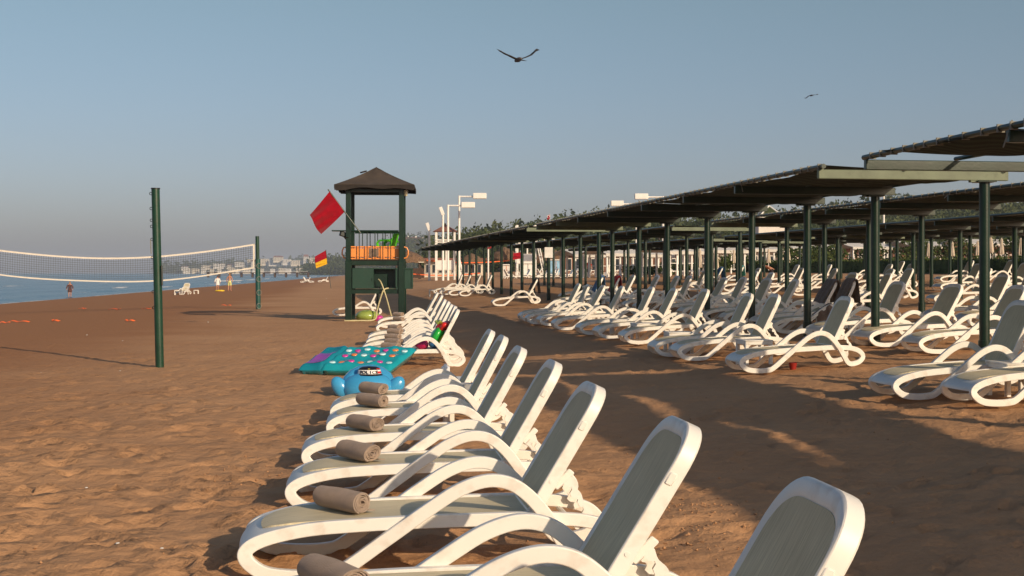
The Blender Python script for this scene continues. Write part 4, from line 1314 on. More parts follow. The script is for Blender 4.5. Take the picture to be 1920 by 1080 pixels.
# the nearer brown towel also trails over the arm of the next lounger
def arm_towel(lo, mat, label):
    def fn(u, v):
        x = 0.86 + 0.36 * u
        k = min(1, max(0, (x - 0.5) / 0.66)); zt = 0.10 + 0.42 * k if x < 1.18 else 0.52
        prof = [(-0.42, -0.30), (-0.385, -0.10), (-0.36, 0.030), (-0.30, 0.045), (-0.24, 0.02), (-0.22, -0.12)]
        kk = v * 5; i = min(4, int(kk)); f = kk - i
        y = prof[i][0] + (prof[i + 1][0] - prof[i][0]) * f; dz = prof[i][1] + (prof[i + 1][1] - prof[i][1]) * f
        return (x + 0.03 * math.sin(6 * v), y + 0.012 * math.sin(14 * u + 4 * v), zt + dz)
    o = MB().sheet(fn, 14, 20, 0.012).build('draped_towel', mat, smooth=60)
    follow(o, lo); return tag(o, label, 'towel')
arm_towel(PR[3], 'towel_brown', 'brown towel trailing over a lounger arm behind the front posts')
draped(coat_l, 'towel_dark', 'black towel hung over the lounger beyond the pergola edge row', seed=3, s0=0.3, rear=0.55)
def nearest_lounger(px, py):
    best = None
    for o in LOUNGERS:
        p = on_lounger(o, (1.55, 0, 0.75))
        if p.y < 1: continue
        e = math.hypot(960 + p.x / p.y * F - px, 511 - (p.z - CAM_Z) / p.y * F - py)
        if best is None or e < best[0]: best = (e, o)
    return best[1]
used = set()
def pick(px, py):
    o = nearest_lounger(px, py); return o
l1 = lounger('white lounger covered by a blue towel in the middle of the pergola', 1.55, 45.0, 8, 'loungers with bright towels')
l2 = lounger('white lounger covered by a red towel in the middle of the pergola', 2.0, 43.4, 8, 'loungers with bright towels')
draped(l1, 'towel_blue', 'deep blue towel hung over a backrest in the middle of the pergola', seed=5, rear=0.5, wd=0.60)
draped(l2, 'towel_red', 'bright red towel hung over a backrest beside the deep blue one', seed=6, rear=0.6, wd=0.58)
l3 = lounger('white lounger under a light blue towel near the closed parasols', 9.2, 66, 8, 'loungers with bright towels')
draped(l3, 'towel_blue', 'blue towel hung over a far backrest near the closed parasols', seed=7, rear=0.5)
l4 = lounger('white lounger under a teal towel near the closed parasols', 10.6, 67.5, 8, 'loungers with bright towels')
draped(l4, 'towel_teal', 'teal towel hung over a far backrest near the closed parasols', seed=8, rear=0.5)

# ------------------------------------------------------------------ inflatables on the sand
def lilo():
    c = at(672, 701); zc = gz(*c)
    ang = R(-4)
    t = thing('pool_float', 'teal inflatable mattress with coloured spots lying tilted on the sand', 'pool float', (c[0], c[1], zc), ang)
    L, W, TH = 1.50, 0.72, 0.22
    lift = lambda y: 0.08 + 0.29 * (y / W + 0.5)      # far edge rests higher on a sand bank
    hx0 = -L / 2; hx1 = L / 2
    def body(x0, x1, skew):
        def top(u, v, s_=1):
            x = x0 + (x1 - x0) * u; y = (v - 0.5) * W
            ex = min(1, min(u, 1 - u) * (x1 - x0) / 0.09); ey = min(1, min(v, 1 - v) * W / 0.09)
            e = (1 - (1 - ex) ** 2) ** 0.5 * (1 - (1 - ey) ** 2) ** 0.5
            dim = 1 - 0.30 * abs(math.sin(x * 7.6)) - 0.22 * abs(math.sin(y * 11))
            return (x + skew * y, y, lift(y) + s_ * TH / 2 * e * (dim if s_ > 0 else 1))
        mb = MB()
        mb.grid(lambda u, v: top(u, v, 1), 40, 22); mb.grid(lambda u, v: top(u, v, -1), 20, 12, flip=True)
        return mb, top
    b1, top1 = body(hx0 + 0.36, hx1, 0.45)
    b1.build('mattress', 'teal_vinyl', t, smooth=70)
    b2, top2 = body(hx0, hx0 + 0.40, 0.45)
    b2.build('pillow', 'teal_vinyl_dark', t, smooth=70)
    cols = ['vinyl_white', 'vinyl_orange', 'vinyl_pink', 'vinyl_orange', 'vinyl_white', 'vinyl_pink']
    spots = {k: MB().lathe([(0.0, 0.006), (0.034, 0.010), (0.050, 0.004), (0.055, -0.008)], 12).mesh('coloured_spot', k, 60) for k in set(cols)}
    k = 0
    for r_ in range(3):
        for c_ in range(7):
            u = 0.09 + c_ * 0.135 + (0.065 if r_ % 2 else 0); v = 0.20 + r_ * 0.29
            if u > 0.96: continue
            p = top1(u, v, 1)
            q = put('coloured_spot', spots[cols[(c_ + 2 * r_) % 6]], t, (p[0], p[1], p[2] + 0.002)); q.rotation_euler = (0.25, 0, 0)
            k += 1
    patch = MB().sheet(lambda u, v: tuple(np.array(top2(0.18 + 0.6 * u, 0.12 + 0.5 * v, 1)) + np.array((0, 0, 0.006))), 8, 6, 0.004)
    patch.build('pillow_print', 'vinyl_purple', t, smooth=60)
    return t
lilo()
def swim_ring():
    c = at(690, 741); zc = gz(*c)
    t = thing('inflatable_ring', 'light blue inflatable with two ear lobes and a police cap', 'inflatable', (c[0], c[1], zc - 0.02), 0.05)
    t.scale = (0.88, 0.86, 0.74)
    n = 40
    mb = MB(); ring = []
    # leaning ring, wide dome seen from behind
    C0 = Vector((0, 0.10, 0.20)); 
    vs = []; fs = []; m = 16
    for i in range(n):
        a = 2 * math.pi * i / n
        cr = Vector((0.27 * math.cos(a), 0.16 * math.sin(a), 0.22 * math.sin(a)))
        e = cr.normalized(); up = Vector((0, -0.8, 0.6))
        nn = e.cross(Vector((1, 0, 0)) if abs(e.x) < 0.9 else Vector((0, 1, 0)))
        side = Vector((0, -0.81, 0.59))
        rr = 0.145 * (1 + 0.03 * math.sin(14 * a))
        for k in range(m):
            b = 2 * math.pi * k / m
            vs.append(C0 + cr + (e * math.cos(b) + side * math.sin(b)) * rr)
    for i in range(n):
        for k in range(m):
            fs.append((i * m + k, ((i + 1) % n) * m + k, ((i + 1) % n) * m + (k + 1) % m, i * m + (k + 1) % m))
    mb.add(vs, fs).build('ring', 'blue_vinyl', t, smooth=70)
    mb = MB()
    def dome(u, v):
        a = u * math.pi; b = v * math.pi
        return (0.37 * math.cos(a), 0.02 - 0.22 * math.sin(a) * math.sin(b * 1.0) * 0.8, 0.17 + 0.27 * math.sin(a) * (1 - 0.25 * math.cos(b)) - 0.18 * math.cos(b) * 0.6)
    mb.lathe([(0.36, -0.16), (0.40, -0.04), (0.37, 0.10), (0.28, 0.20), (0.14, 0.26), (0.0, 0.275)], 28, (0, 0.02, 0.17), 1.0, 0.62).build('dome', 'blue_vinyl', t, smooth=70)
    for s_ in (-1, 1):
        mb = MB()
        nu, nv = 20, 14; vs = []; fs = []
        for j in range(nv + 1):
            th = math.pi * j / nv
            for k in range(nu):
                p = 2 * math.pi * k / nu
                x = 0.125 * math.sin(th) * math.cos(p); z = 0.21 * math.cos(th); y = 0.09 * math.sin(th) * math.sin(p)
                q = Matrix.Rotation(s_ * 0.42, 3, 'Y') @ Vector((x, y, z))
                vs.append((q.x + s_ * 0.42, q.y + 0.0, q.z + 0.17))
        for j in range(nv):
            for k in range(nu):
                fs.append((j * nu + k, (j + 1) * nu + k, (j + 1) * nu + (k + 1) % nu, j * nu + (k + 1) % nu))
        mb.add(vs, fs).build('ear_lobe', 'blue_vinyl', t, smooth=70)
    # cap band with lettering
    cx_, cy_, cz_, ra, rb = 0.02, 0.02, 0.405, 0.175, 0.125
    def band(r0, r1, z0, z1, a0, a1):
        return lambda u, v: (cx_ + (ra + r0 + (r1 - r0) * v) * math.cos(a0 + (a1 - a0) * u), cy_ - (rb + r0 + (r1 - r0) * v) * math.sin(a0 + (a1 - a0) * u), cz_ + z0 + (z1 - z0) * v)
    cap = MB().sheet(band(0, -0.01, 0, 0.085, math.pi * 0.98, 0), 30, 3, 0.012).build('cap_band', 'hat_white', t)
    MB().sheet(band(-0.008, -0.03, 0.085, 0.105, math.pi * 0.98, 0), 30, 2, 0.012).build('cap_stripe', 'vinyl_black', cap)
    MB().sheet(band(0.004, -0.022, 0.02, 0.108, math.pi * 0.25, 0), 12, 2, 0.012).build('cap_panel', 'hat_red', cap)
    MB().lathe([(0.17, 0.0), (0.175, 0.015), (0.12, 0.04), (0.0, 0.05)], 24, (cx_, cy_, cz_ + 0.10), 0.9, 0.62).build('cap_top', 'vinyl_black', cap, smooth=60)
    MB().sheet(band(0.03, 0.0, -0.02, 0.006, math.pi * 1.05, -0.05 * math.pi), 30, 2, 0.015).build('cap_brim', 'vinyl_black', cap)
    MB().lathe([(0.0, -0.012), (0.022, 0), (0.0, 0.012)], 8, (cx_, cy_ - rb - 0.0, cz_ + 0.105)).build('cap_badge', 'yellow_vinyl', cap)
    # POLICE
    word = 'POLICE'; 
    for i, ch in enumerate(word):
        cu = bpy.data.curves.new('letter', 'FONT'); cu.body = ch; cu.size = 0.075; cu.extrude = 0.003; cu.align_x = 'CENTER'; cu.align_y = 'CENTER'; cu.offset = 0.0025
        tmp = bpy.data.objects.new('letter', cu); COL.objects.link(tmp)
        dg = bpy.context.evaluated_depsgraph_get(); me = bpy.data.meshes.new_from_object(tmp.evaluated_get(dg))
        bpy.data.objects.remove(tmp); bpy.data.curves.remove(cu)
        me.materials.clear(); me.materials.append(MATS['vinyl_black'])
        a = math.pi * (0.5 + (2.5 - i) * 0.092)
        q = put('letter', me, cap, (cx_ + (ra + 0.006) * math.cos(a), cy_ - (rb + 0.006) * math.sin(a), cz_ + 0.043))
        tx, ty = ra * math.sin(a), rb * math.cos(a)
        q.rotation_euler = (R(84), 0, math.atan2(ty, tx))
    return t
swim_ring()
# toys on the first lounger of the packed row
l8 = mid_row[0]
def toy(name, label, cat, mat, lp, r, seed, rot=0.0, amp=0.15):
    p = on_lounger(l8, lp); o = blob(name, label, cat, mat, p, r, seed, amp, None); o.rotation_euler = (0, rot, 0.1); return o
t = thing('toy_ring', 'folded green inflatable with red frill propped on the packed row lounger', 'inflatable', on_lounger(l8, (1.38, -0.02, 0.33)), l8.rotation_euler.z)
def pebble(c, r, mat, nm, ry=0.0, amp=0.14, seed=1):
    rg = random.Random(seed); a1, a2 = rg.uniform(0, 6), rg.uniform(0, 6); nu, nv = 16, 10; vs = []; fs = []
    Mx = Matrix.Rotation(ry, 3, 'Y')
    for j in range(nv + 1):
        th = math.pi * j / nv
        for k in range(nu):
            p = 2 * math.pi * k / nu; f = 1 + amp * math.sin(3 * p + a1) * math.sin(2 * th + a2)
            q = Mx @ Vector((r[0] * f * math.sin(th) * math.cos(p), r[1] * f * math.sin(th) * math.sin(p), r[2] * f * math.cos(th)))
            vs.append((c[0] + q.x, c[1] + q.y, c[2] + q.z))
    for j in range(nv):
        for k in range(nu):
            fs.append((j * nu + k, (j + 1) * nu + k, (j + 1) * nu + (k + 1) % nu, j * nu + (k + 1) % nu))
    return MB().add(vs, fs).build(nm, mat, t, smooth=60)
pebble((0.03, 0, 0.20), (0.11, 0.13, 0.19), 'green_vinyl', 'body', 0.5)
pebble((0.15, 0, 0.38), (0.13, 0.14, 0.07), 'red_vinyl', 'frill', -0.4, 0.3, 2)
pebble((0.06, -0.02, 0.45), (0.06, 0.10, 0.035), 'olive_vinyl', 'frill_edge', -0.2, 0.4, 3)
pebble((0.11, -0.05, 0.12), (0.05, 0.09, 0.15), 'yellow_vinyl', 'side_panel', 0.5, 0.1, 4)
pebble((-0.02, -0.02, 0.06), (0.08, 0.12, 0.06), 'towel_blue', 'base', 0.1, 0.2, 5)
toy('toy_ball', 'dark pink ball lying on the packed row lounger beside the green inflatable', 'ball', 'magenta_vinyl', (1.16, -0.08, 0.31), (0.12, 0.13, 0.09), 6)
l_ = right_row[0]
p = on_lounger(l_, (0.95, 0.10, 0)); 
o = MB().lathe([(0.0, 0), (0.07, 0), (0.10, 0.16), (0.105, 0.18), (0.09, 0.18), (0.06, 0.02), (0, 0.02)], 16).build('toy_bucket', 'bucket_red', None, (p.x, p.y, gz(p.x, p.y) - 0.01)); o.scale = (0.6, 0.6, 0.65)
tag(o, 'small red bucket on the sand under the lone sunlit lounger', 'bucket')

# ------------------------------------------------------------------ loose lumps of sand kicked up between the loungers
def beach_z(x, y):
    j = int(np.clip(np.searchsorted(bxs, x), 1, len(bxs) - 1)); i = int(np.clip(np.searchsorted(bys, y), 1, len(bys) - 1))
    return float(BZ[i - 1:i + 1, j - 1:j + 1].mean())
rg = np.random.default_rng(91); mb = MB()
heaps = [(at(1330, 985), 0.30, 160), (at(1270, 960), 0.22, 90), (at(520, 905), 0.3, 50), (at(480, 880), 0.35, 40), (at(1290, 1020), 0.3, 60)]
pts = []
for (hx, hy), sg, n in heaps:
    pts += [(hx + rg.normal() * sg, hy + rg.normal() * sg * 0.8) for _ in range(n)]
pts += [(rg.uniform(-7, 7), rg.uniform(4, 18)) for _ in range(420)]
OCT = [(1, 0, 0), (0, 1, 0), (-1, 0, 0), (0, -1, 0), (0, 0, 1), (0, 0, -1)]
for x, y in pts:
    r = rg.uniform(0.003, 0.012) * (1.4 if rg.random() < 0.12 else 1); z = beach_z(x, y)
    vs = [(x + a * r * rg.uniform(0.6, 1.4), y + b * r * rg.uniform(0.6, 1.4), z + r * 0.35 + c * r * rg.uniform(0.5, 1.0)) for a, b, c in OCT]
    mb.add(vs, [(0, 1, 4), (1, 2, 4), (2, 3, 4), (3, 0, 4), (1, 0, 5), (2, 1, 5), (3, 2, 5), (0, 3, 5)])
o = mb.build('sand_clods', 'sand', None, smooth=80); o['kind'] = 'stuff'; o['label'] = 'loose clods of sand between the loungers'

# small white notice fixed to a far pergola post
px_ = 9.5 - PROW * 53.2
o = MB().box((0, 0, 0), (0.34, 0.03, 0.44), ch=0.004).build('notice', 'hat_white', None, (px_, 53.2 - 0.10, gz(px_, 53.2) + 2.0))
tag(o, 'small blank white notice on a far front-row pergola post', 'notice')

# ------------------------------------------------------------------ crows in the air
def crow(label, px, py, d, span, wing, rz, roll, droop):
    c = Vector((xof(px, d), d, zof(py, d)))
    t = thing('crow', label, 'bird', c, rz, 'crows in the sky'); t.rotation_euler = (0, roll, rz)
    prof = [(0.0, -0.19), (0.03, -0.17), (0.055, -0.08), (0.062, 0.02), (0.045, 0.11), (0.040, 0.145), (0.038, 0.17), (0.018, 0.20), (0.006, 0.235), (0.0, 0.24)]
    mb = MB()
    n = 12; vs = []; fs = []
    for r, q in prof:
        for k in range(n):
            a = 2 * math.pi * k / n; vs.append((r * math.cos(a), q, r * 0.9 * math.sin(a)))
    for i in range(len(prof) - 1):
        for k in range(n):
            fs.append((i * n + k, i * n + (k + 1) % n, (i + 1) * n + (k + 1) % n, (i + 1) * n + k))
    mb.add(vs, [tuple(reversed(f)) for f in fs]).build('body', 'feather_grey', t, smooth=60)
    MB().sheet(lambda u, v: ((u - 0.5) * (0.07 + 0.10 * v), -0.14 - 0.17 * v, -0.02 - 0.05 * v), 5, 4, 0.008).build('tail', 'feather', t)
    for s_ in (-1, 1):
        hs = span / 2
        wz = wing[0] if s_ < 0 else wing[1]
        def w(u, v, s_=s_, wz=wz):
            k = u * (len(wz) - 1); i = min(len(wz) - 2, int(k)); f = k - i; z = wz[i] * (1 - f) + wz[i + 1] * f
            chord = 0.20 * (1 - 0.35 * u) if u < 0.8 else 0.148 * (1 - (u - 0.8) * 1.5)
            return (s_ * u * hs * 0.86, 0.08 - 0.03 * u - chord * v + 0.06 * math.sin(math.pi * u), z - 0.02 * v)
        wg = MB().sheet(w, 12, 5, 0.014).build('wing', 'feather', t, smooth=60)
        for k in range(4):
            y = w(1, k / 3.0)
            e = (y[0] + s_ * hs * 0.16, y[1] - 0.015 * k + 0.03, y[2] + 0.06 - 0.012 * k)
            MB().tube([y, ((y[0] + e[0]) / 2, (y[1] + e[1]) / 2, (y[2] + e[2]) / 2 + 0.006), e], [0.014, 0.011, 0.003], 5).build('flight_feather', 'feather', wg)
    return t
crow('larger dark crow gliding with raised wings high in the sky', 972, 112, 29.5, 0.98, ([0, 0.05, 0.10, 0.13, 0.17], [0, 0.05, 0.09, 0.14, 0.24]), 0.35, 0.0, 0)
crow('small distant crow flying at the upper right', 1521, 179, 85, 0.96, ([0, 0.02, -0.03, -0.10, -0.15], [0, 0.05, 0.06, 0.03, 0.03]), 0.2, -0.10, 0)

# ------------------------------------------------------------------ hills, woods and far shore
def hill(name, label, d0, sky_px, sky_py, front, back, mat, tree_h, base=None, step=12, px0=None, px1=None, rough=1.5):
    """a ridge whose crest stands at distance d0 and rises to the given outline (less the height of its trees)"""
    pxs = np.arange(px0, px1 + step, step)
    crest = np.array([zof(np.interp(p, sky_px, sky_py), d0) for p in pxs]) - tree_h
    rs = np.concatenate([np.linspace(front, 1, 12), np.linspace(1.03, back, 6)])
    X = np.zeros((len(rs), len(pxs))); Y = X.copy(); Z = X.copy()
    for i, r in enumerate(rs):
        y = d0 * r
        X[i] = (pxs - 960) / F * y; Y[i] = y
        g = gz_np(X[i], Y[i]) if base is None else np.full(len(pxs), base)
        t = (r - front) / (1 - front) if r <= 1 else 1 - (r - 1) / (back - 1)
        t = max(0, t); t = t * t * (3 - 2 * t)
        Z[i] = (g - 0.6) * (1 - t) + crest * t + rough * (vnoise(pxs * 0.05 + i, np.full(len(pxs), r * 20), 21) - 0.5) * t * (1 if r < 1 else 0)
    o = put(name, sheet_mesh(name, X, Y, Z, mat)); o['kind'] = 'structure'; o['label'] = label
    def height(px, r):
        y = d0 * r
        i = np.clip(np.searchsorted(rs, r) - 1, 0, len(rs) - 2); f = (r - rs[i]) / (rs[i + 1] - rs[i])
        a = np.interp(px, pxs, Z[i]); b = np.interp(px, pxs, Z[i + 1])
        return a * (1 - f) + b * f
    return height
def leaf_clumps(centers, sizes, per, rg, leaf):
    """many small leaf faces filling uneven crowns, as vertex and face arrays"""
    C = np.repeat(np.array(centers), per, 0); S = np.repeat(np.array(sizes), per, 0); n = len(C)
    v = rg.normal(size=(n, 3)); v /= np.linalg.norm(v, axis=1, keepdims=True)
    rad = rg.uniform(0.45, 1.0, (n, 1)) ** 0.6
    P = C + v * rad * S * (1 + 0.25 * np.sin(5 * v[:, :1] + C[:, :1]))
    a = rg.normal(size=(n, 3)) + v * 0.6; a /= np.linalg.norm(a, axis=1, keepdims=True)
    b = np.cross(a, rg.normal(size=(n, 3))); b /= np.linalg.norm(b, axis=1, keepdims=True)
    l = (leaf * rg.uniform(0.6, 1.4, (n, 1))) * S.mean(1, keepdims=True)
    V = np.stack([P - b * l, P - a * l * 0.6, P + b * l, P + a * l * 0.6], 1).reshape(-1, 3)
    return V
def quads_mesh(name, V, mat):
    me = bpy.data.meshes.new(name); n = len(V) // 4
    me.vertices.add(len(V)); me.vertices.foreach_set('co', V.astype(np.float32).ravel())
    me.loops.add(len(V)); me.polygons.add(n)
    me.loops.foreach_set('vertex_index', np.arange(len(V), dtype=np.int32))
    me.polygons.foreach_set('loop_start', np.arange(0, len(V), 4, dtype=np.int32))
    me.update(calc_edges=True); me.materials.append(MATS[mat]); return me
def wood(name, label, height, d0, px0, px1, front, n, size, per, leaf, seed, mat='leaf_wood'):
    rg = np.random.default_rng(seed); cs = []; ss = []
    for k in range(n):
        px = rg.uniform(px0, px1); r = 1 - (1 - front) * rg.random() ** 1.3
        y = d0 * r; s_ = size * rg.uniform(0.6, 1.25)
        z = height(px, r)
        for j in range(2):
            cs.append(((px - 960) / F * y + rg.normal() * s_ * 0.5, y + rg.normal() * s_ * 0.4, z + s_ * (0.55 + 0.6 * j * rg.random())))
            q = s_ * rg.uniform(0.6, 0.9); ss.append((q, q, q * rg.uniform(0.75, 1.15)))
    o = put(name, quads_mesh(name, leaf_clumps(cs, ss, per, rg, leaf), mat)); o['kind'] = 'stuff'; o['label'] = label
    return o
RPX = [560, 640, 700, 760, 810, 860, 900, 940, 1000, 1050, 1100, 1200, 1300, 1400, 1500, 1560, 1650, 1700, 1800, 2000, 2400]
RPY = [512, 511, 509, 502, 482, 450, 438, 434, 427, 417, 412, 412, 419, 414, 400, 399, 390, 385, 390, 385, 380]
h1 = hill('ridge', 'wooded ridge rising behind the beach', 460, RPX, RPY, 0.55, 1.5, 'brown_earth', 6.0, step=20, px0=560, px1=2600)
wood('ridge_wood', 'dark green woodland covering the ridge behind the beach', h1, 460, 815, 2250, 0.60, 1700, 4.6, 50, 0.15, 31)
HPX = [540, 560, 580, 600, 640, 700, 740, 770, 800, 830, 870, 920, 1100]
HPY = [513, 511, 505, 497, 487, 476, 458, 452, 451, 453, 458, 470, 490]
h2 = hill('far_hill', 'hazy wooded hill beyond the bay', 1600, HPX, HPY, 0.8, 1.35, 'brown_earth', 9, base=-2.0, step=10, px0=540, px1=1120, rough=3)
wood('far_hill_wood', 'hazy trees on the far hill', h2, 1600, 575, 1050, 0.82, 600, 10, 40, 0.17, 32)
h3 = hill('far_headland', 'pale low headland across the bay under the town', 3400, [120, 250, 400, 500, 600, 700], [511, 508, 502, 496, 491, 488], 0.9, 1.25, 'brown_earth', 8, base=-3.0, step=10, px0=110, px1=760, rough=3)
wood('headland_wood', 'faint trees along the headland across the bay', h3, 3400, 300, 700, 0.92, 260, 16, 18, 0.3, 33)

# buildings of the town and resort
def building(label, px0, px1, ptop, pbase, d, mat, roof=None, floors=4, bays=6, group=None, depth=None, domes=0):
    w = (px1 - px0) / F * d; x = xof((px0 + px1) / 2, d); z0 = zof(pbase, d); h = (pbase - ptop) / F * d
    dp = depth or max(6, w * 0.5)
    t = thing('building', label, 'building', (x, d, z0), 0.0, group)
    MB().box((0, dp / 2, h / 2 - 2), (w, dp, h + 4)).build('wall', mat, t, smooth=0)
    mb = MB()
    if roof:
        hw, hd = w / 2 + 0.6, dp / 2 + 0.6; rh = h * 0.35
        vs = [(-hw, dp / 2 - hd, h), (hw, dp / 2 - hd, h), (hw, dp / 2 + hd, h), (-hw, dp / 2 + hd, h), (-hw * 0.75, dp / 2, h + rh), (hw * 0.75, dp / 2, h + rh)]
        mb.add(vs, [(0, 1, 5, 4), (1, 2, 5), (2, 3, 4, 5), (3, 0, 4), (3, 2, 1, 0)]).build('roof', roof, t, smooth=0)
    else:
        mb.box((0, dp / 2, h + 0.35), (w * 1.02, dp * 1.02, 0.7)).build('roof', mat, t, smooth=0)
    fh = h / floors; bw = w / bays
    wm = MB().box((0, 0, 0), (bw * 0.5, 0.4, fh * 0.5)).mesh('window', 'window_glass', 0)
    for f in range(floors):
        for b in range(bays):
            put('window', wm, t, (-w / 2 + bw * (b + 0.5), -0.05, fh * (f + 0.5)))
    for k in range(domes):
        q = -w * 0.3 + w * 0.42 * k
        MB().lathe([(h * 0.28, 0), (h * 0.28, h * 0.2), (h * 0.2, h * 0.42), (0, h * 0.52)], 12, (q, dp / 2, h * 1.15)).build('dome', 'pale_wall', t, smooth=60)
    return t
building('hilltop resort with brown roof and two white domes behind the tower', 757, 792, 447, 455, 1560, 'brick_wall', 'brown_roof', 2, 8, domes=2)
building('pale wing of the hilltop resort right of the domes', 792, 808, 446, 457, 1555, 'cream_wall', None, 3, 4)
rg = random.Random(21)
wide = 0
town = [(487, 503, 486, 495), (504, 527, 488, 496), (530, 545, 487, 494), (545, 568, 489, 496), (569, 578, 481, 492), (580, 592, 484, 491), (512, 530, 482, 489), (470, 486, 490, 497), (440, 462, 492, 498), (464, 476, 487, 494), (400, 420, 495, 501), (425, 440, 497, 502), (378, 396, 498, 503), (340, 352, 500, 504)]
for i, (a, b, c, e) in enumerate(sorted(town)):
    building(f'pale block of flats in the hazy far town, {ORD[i]} from the left', a, b, c, e, 3020 - 12 * i, ('pale_wall', 'cream_wall')[i % 2], ('brown_roof', None, None)[i % 3], 4, max(3, int((b - a) / 3)), 'blocks of flats in the far town')
for i in range(16):
    a = 345 + i * 16 + rg.uniform(-3, 3); w_ = rg.uniform(6, 15); tp = rg.uniform(502.5, 505)
    building(f'low white building on the far waterfront, {ORD[i]} from the left', a, a + w_, tp, 509.5, 2400 + rg.uniform(-80, 80), ('pale_wall', 'cream_wall')[i % 2], None, 2, 4, 'low buildings on the far waterfront')
building('white villa on the wooded slope seen between pergola roof and posts', 1006, 1040, 450, 460, 300, 'pale_wall', None, 1, 5, depth=8)
# pier over the water
PD = 690
t = thing('pier', 'long low pier on dark piles reaching into the sea', 'pier', (xof(578, PD), PD, -1.0))
Lp = xof(578, PD) - xof(390, PD)
MB().box((-Lp / 2, 0, 2.55), (Lp, 3.2, 0.35)).build('deck', 'dark_wood', t)
MB().box((-Lp / 2, -1.5, 3.3), (Lp, 0.12, 0.12)).build('hand_rail', 'white_paint', t)
MB().box((-Lp / 2, -1.4, 1.3), (Lp, 0.25, 0.25)).build('brace', 'dark_wood', t)
pile = MB().tube([(0, 0, -3), (0, 0, 2.6)], 0.42, 8).mesh('pile', 'dark_wood')
k = 0
while k * 6.0 < Lp:
    for y in (-1.2, 1.2): put('pile', pile, t, (-k * 6.0, y, 0))
    k += 1

# ------------------------------------------------------------------ hedge, shrubs, single trees
def hedge(label, K, y0, y1, hgt, wd, per, name='hedge', seed=0):
    rg = np.random.default_rng(seed); cs = []; ss = []
    xm, ym = K - PROW * (y0 + y1) / 2, (y0 + y1) / 2; zb = gz(xm, ym)
    t = thing(name, label, 'hedge', (xm, ym, zb))
    n = int((y1 - y0) / 0.45)
    for k in range(n):
        y = y0 + (y1 - y0) * (k + 0.5) / n
        for j in range(3):
            z = hgt * (0.2 + 0.3 * j)
            x = K - PROW * y + rg.normal() * 0.08 * wd
            cs.append((x - xm, y - ym + rg.normal() * 0.1, gz(x, y) - zb + z)); ss.append((wd * 0.5, 0.42, hgt * rg.uniform(0.18, 0.26)))
    put('foliage', quads_mesh('foliage', leaf_clumps(cs, ss, per, rg, 0.22), 'leaf_hedge'), t)['kind'] = 'stuff'
    def core(u, v):
        y = y0 + (y1 - y0) * u; a = v * math.pi; x = K - PROW * y + math.cos(a) * wd * 0.36
        return (x - xm, y - ym, gz(x, y) - zb + 0.02 + hgt * 0.82 * min(1, math.sin(a) * 1.8))
    MB().grid(core, 40, 8, flip=True).build('stems', 'leaf_hedge', t, smooth=60)
    return t
hedge('long clipped green hedge behind the rearmost loungers at the right', 40.0, 62, 150, 1.05, 1.3, 26, seed=1)
def shrub(label, px, pbase, d, w, h, seed):
    rg = np.random.default_rng(seed); x = xof(px, d); z = zof(pbase, d)
    t = thing('shrub', label, 'shrub', (x, d, z))
    cs = [(rg.normal() * w * 0.28, rg.normal() * w * 0.2, h * rg.uniform(0.3, 0.75)) for _ in range(10)]; ss = [(w * 0.28, w * 0.25, h * 0.28)] * 10
    put('foliage', quads_mesh('foliage', leaf_clumps(cs, ss, 60, rg, 0.22), 'leaf_hedge'), t)['kind'] = 'stuff'
    mb = MB()
    for k in range(5): mb.tube([(0, 0, -0.3), (rg.normal() * w * 0.15, rg.normal() * w * 0.1, h * 0.5)], 0.03, 5)
    mb.build('stems', 'bark', t)
for i, (px, pb, d, w, h) in enumerate(((1205, 517, 112, 2.6, 0.9), (1228, 518, 112, 2.4, 1.0), (1290, 512, 108, 2.2, 0.8), (1356, 514, 104, 1.9, 1.7), (1392, 505, 118, 2.4, 1.3), (1500, 498, 125, 3.2, 2.2), (1530, 498, 126, 3.0, 2.0), (1560, 497, 127, 3, 2.3), (1640, 494, 130, 3, 2.2), (1705, 492, 130, 3.4, 2.6), (1765, 492, 131, 3, 2.2), (1815, 490, 131, 3.2, 2.4), (1900, 488, 130, 3.4, 2.4))):
    shrub(f'green shrub before the terraces, {ORD[i]} from the left', px, pb, d, w, h, 50 + i)
def tree(label, px, ptop, pbase, d, spread, seed, group=None, per=70):
    rg = np.random.default_rng(seed); x = xof(px, d); z = zof(pbase, d); h = (pbase - ptop) / F * d
    t = thing('tree', label, 'tree', (x, d, z), 0, group)
    MB().tube([(0, 0, -1), (0.02 * h, 0, h * 0.3), (-0.01 * h, 0, h * 0.62)], [h * 0.035, h * 0.028, h * 0.018], 8).build('trunk', 'bark', t)
    mb = MB()
    cs = []; ss = []
    for k in range(12):
        a = rg.uniform(0, 6.28); r_ = spread * rg.uniform(0.1, 0.8) * h; zz = h * rg.uniform(0.5, 0.9)
        cs.append((r_ * math.cos(a), r_ * math.sin(a), zz)); q = h * spread * rg.uniform(0.28, 0.5); ss.append((q, q, q * 0.75))
        mb.tube([(0, 0, h * 0.45), (r_ * math.cos(a) * 0.8, r_ * math.sin(a) * 0.8, zz)], h * 0.010, 5)
    mb.build('limb', 'bark', t)['kind'] = 'stuff'
    put('crown', quads_mesh('crown', leaf_clumps(cs, ss, per, rg, 0.24), 'leaf_palm'), t)['kind'] = 'stuff'
tree('small round tree alone on the skyline right of the pyramid roof', 1562, 377, 396, 440, 0.45, 71)
tree('bushy tree crown on the skyline above the second pergola, left one', 1668, 366, 392, 420, 0.5, 72)
tree('bushy tree crown on the skyline above the second pergola, right one', 1700, 362, 392, 420, 0.5, 73)
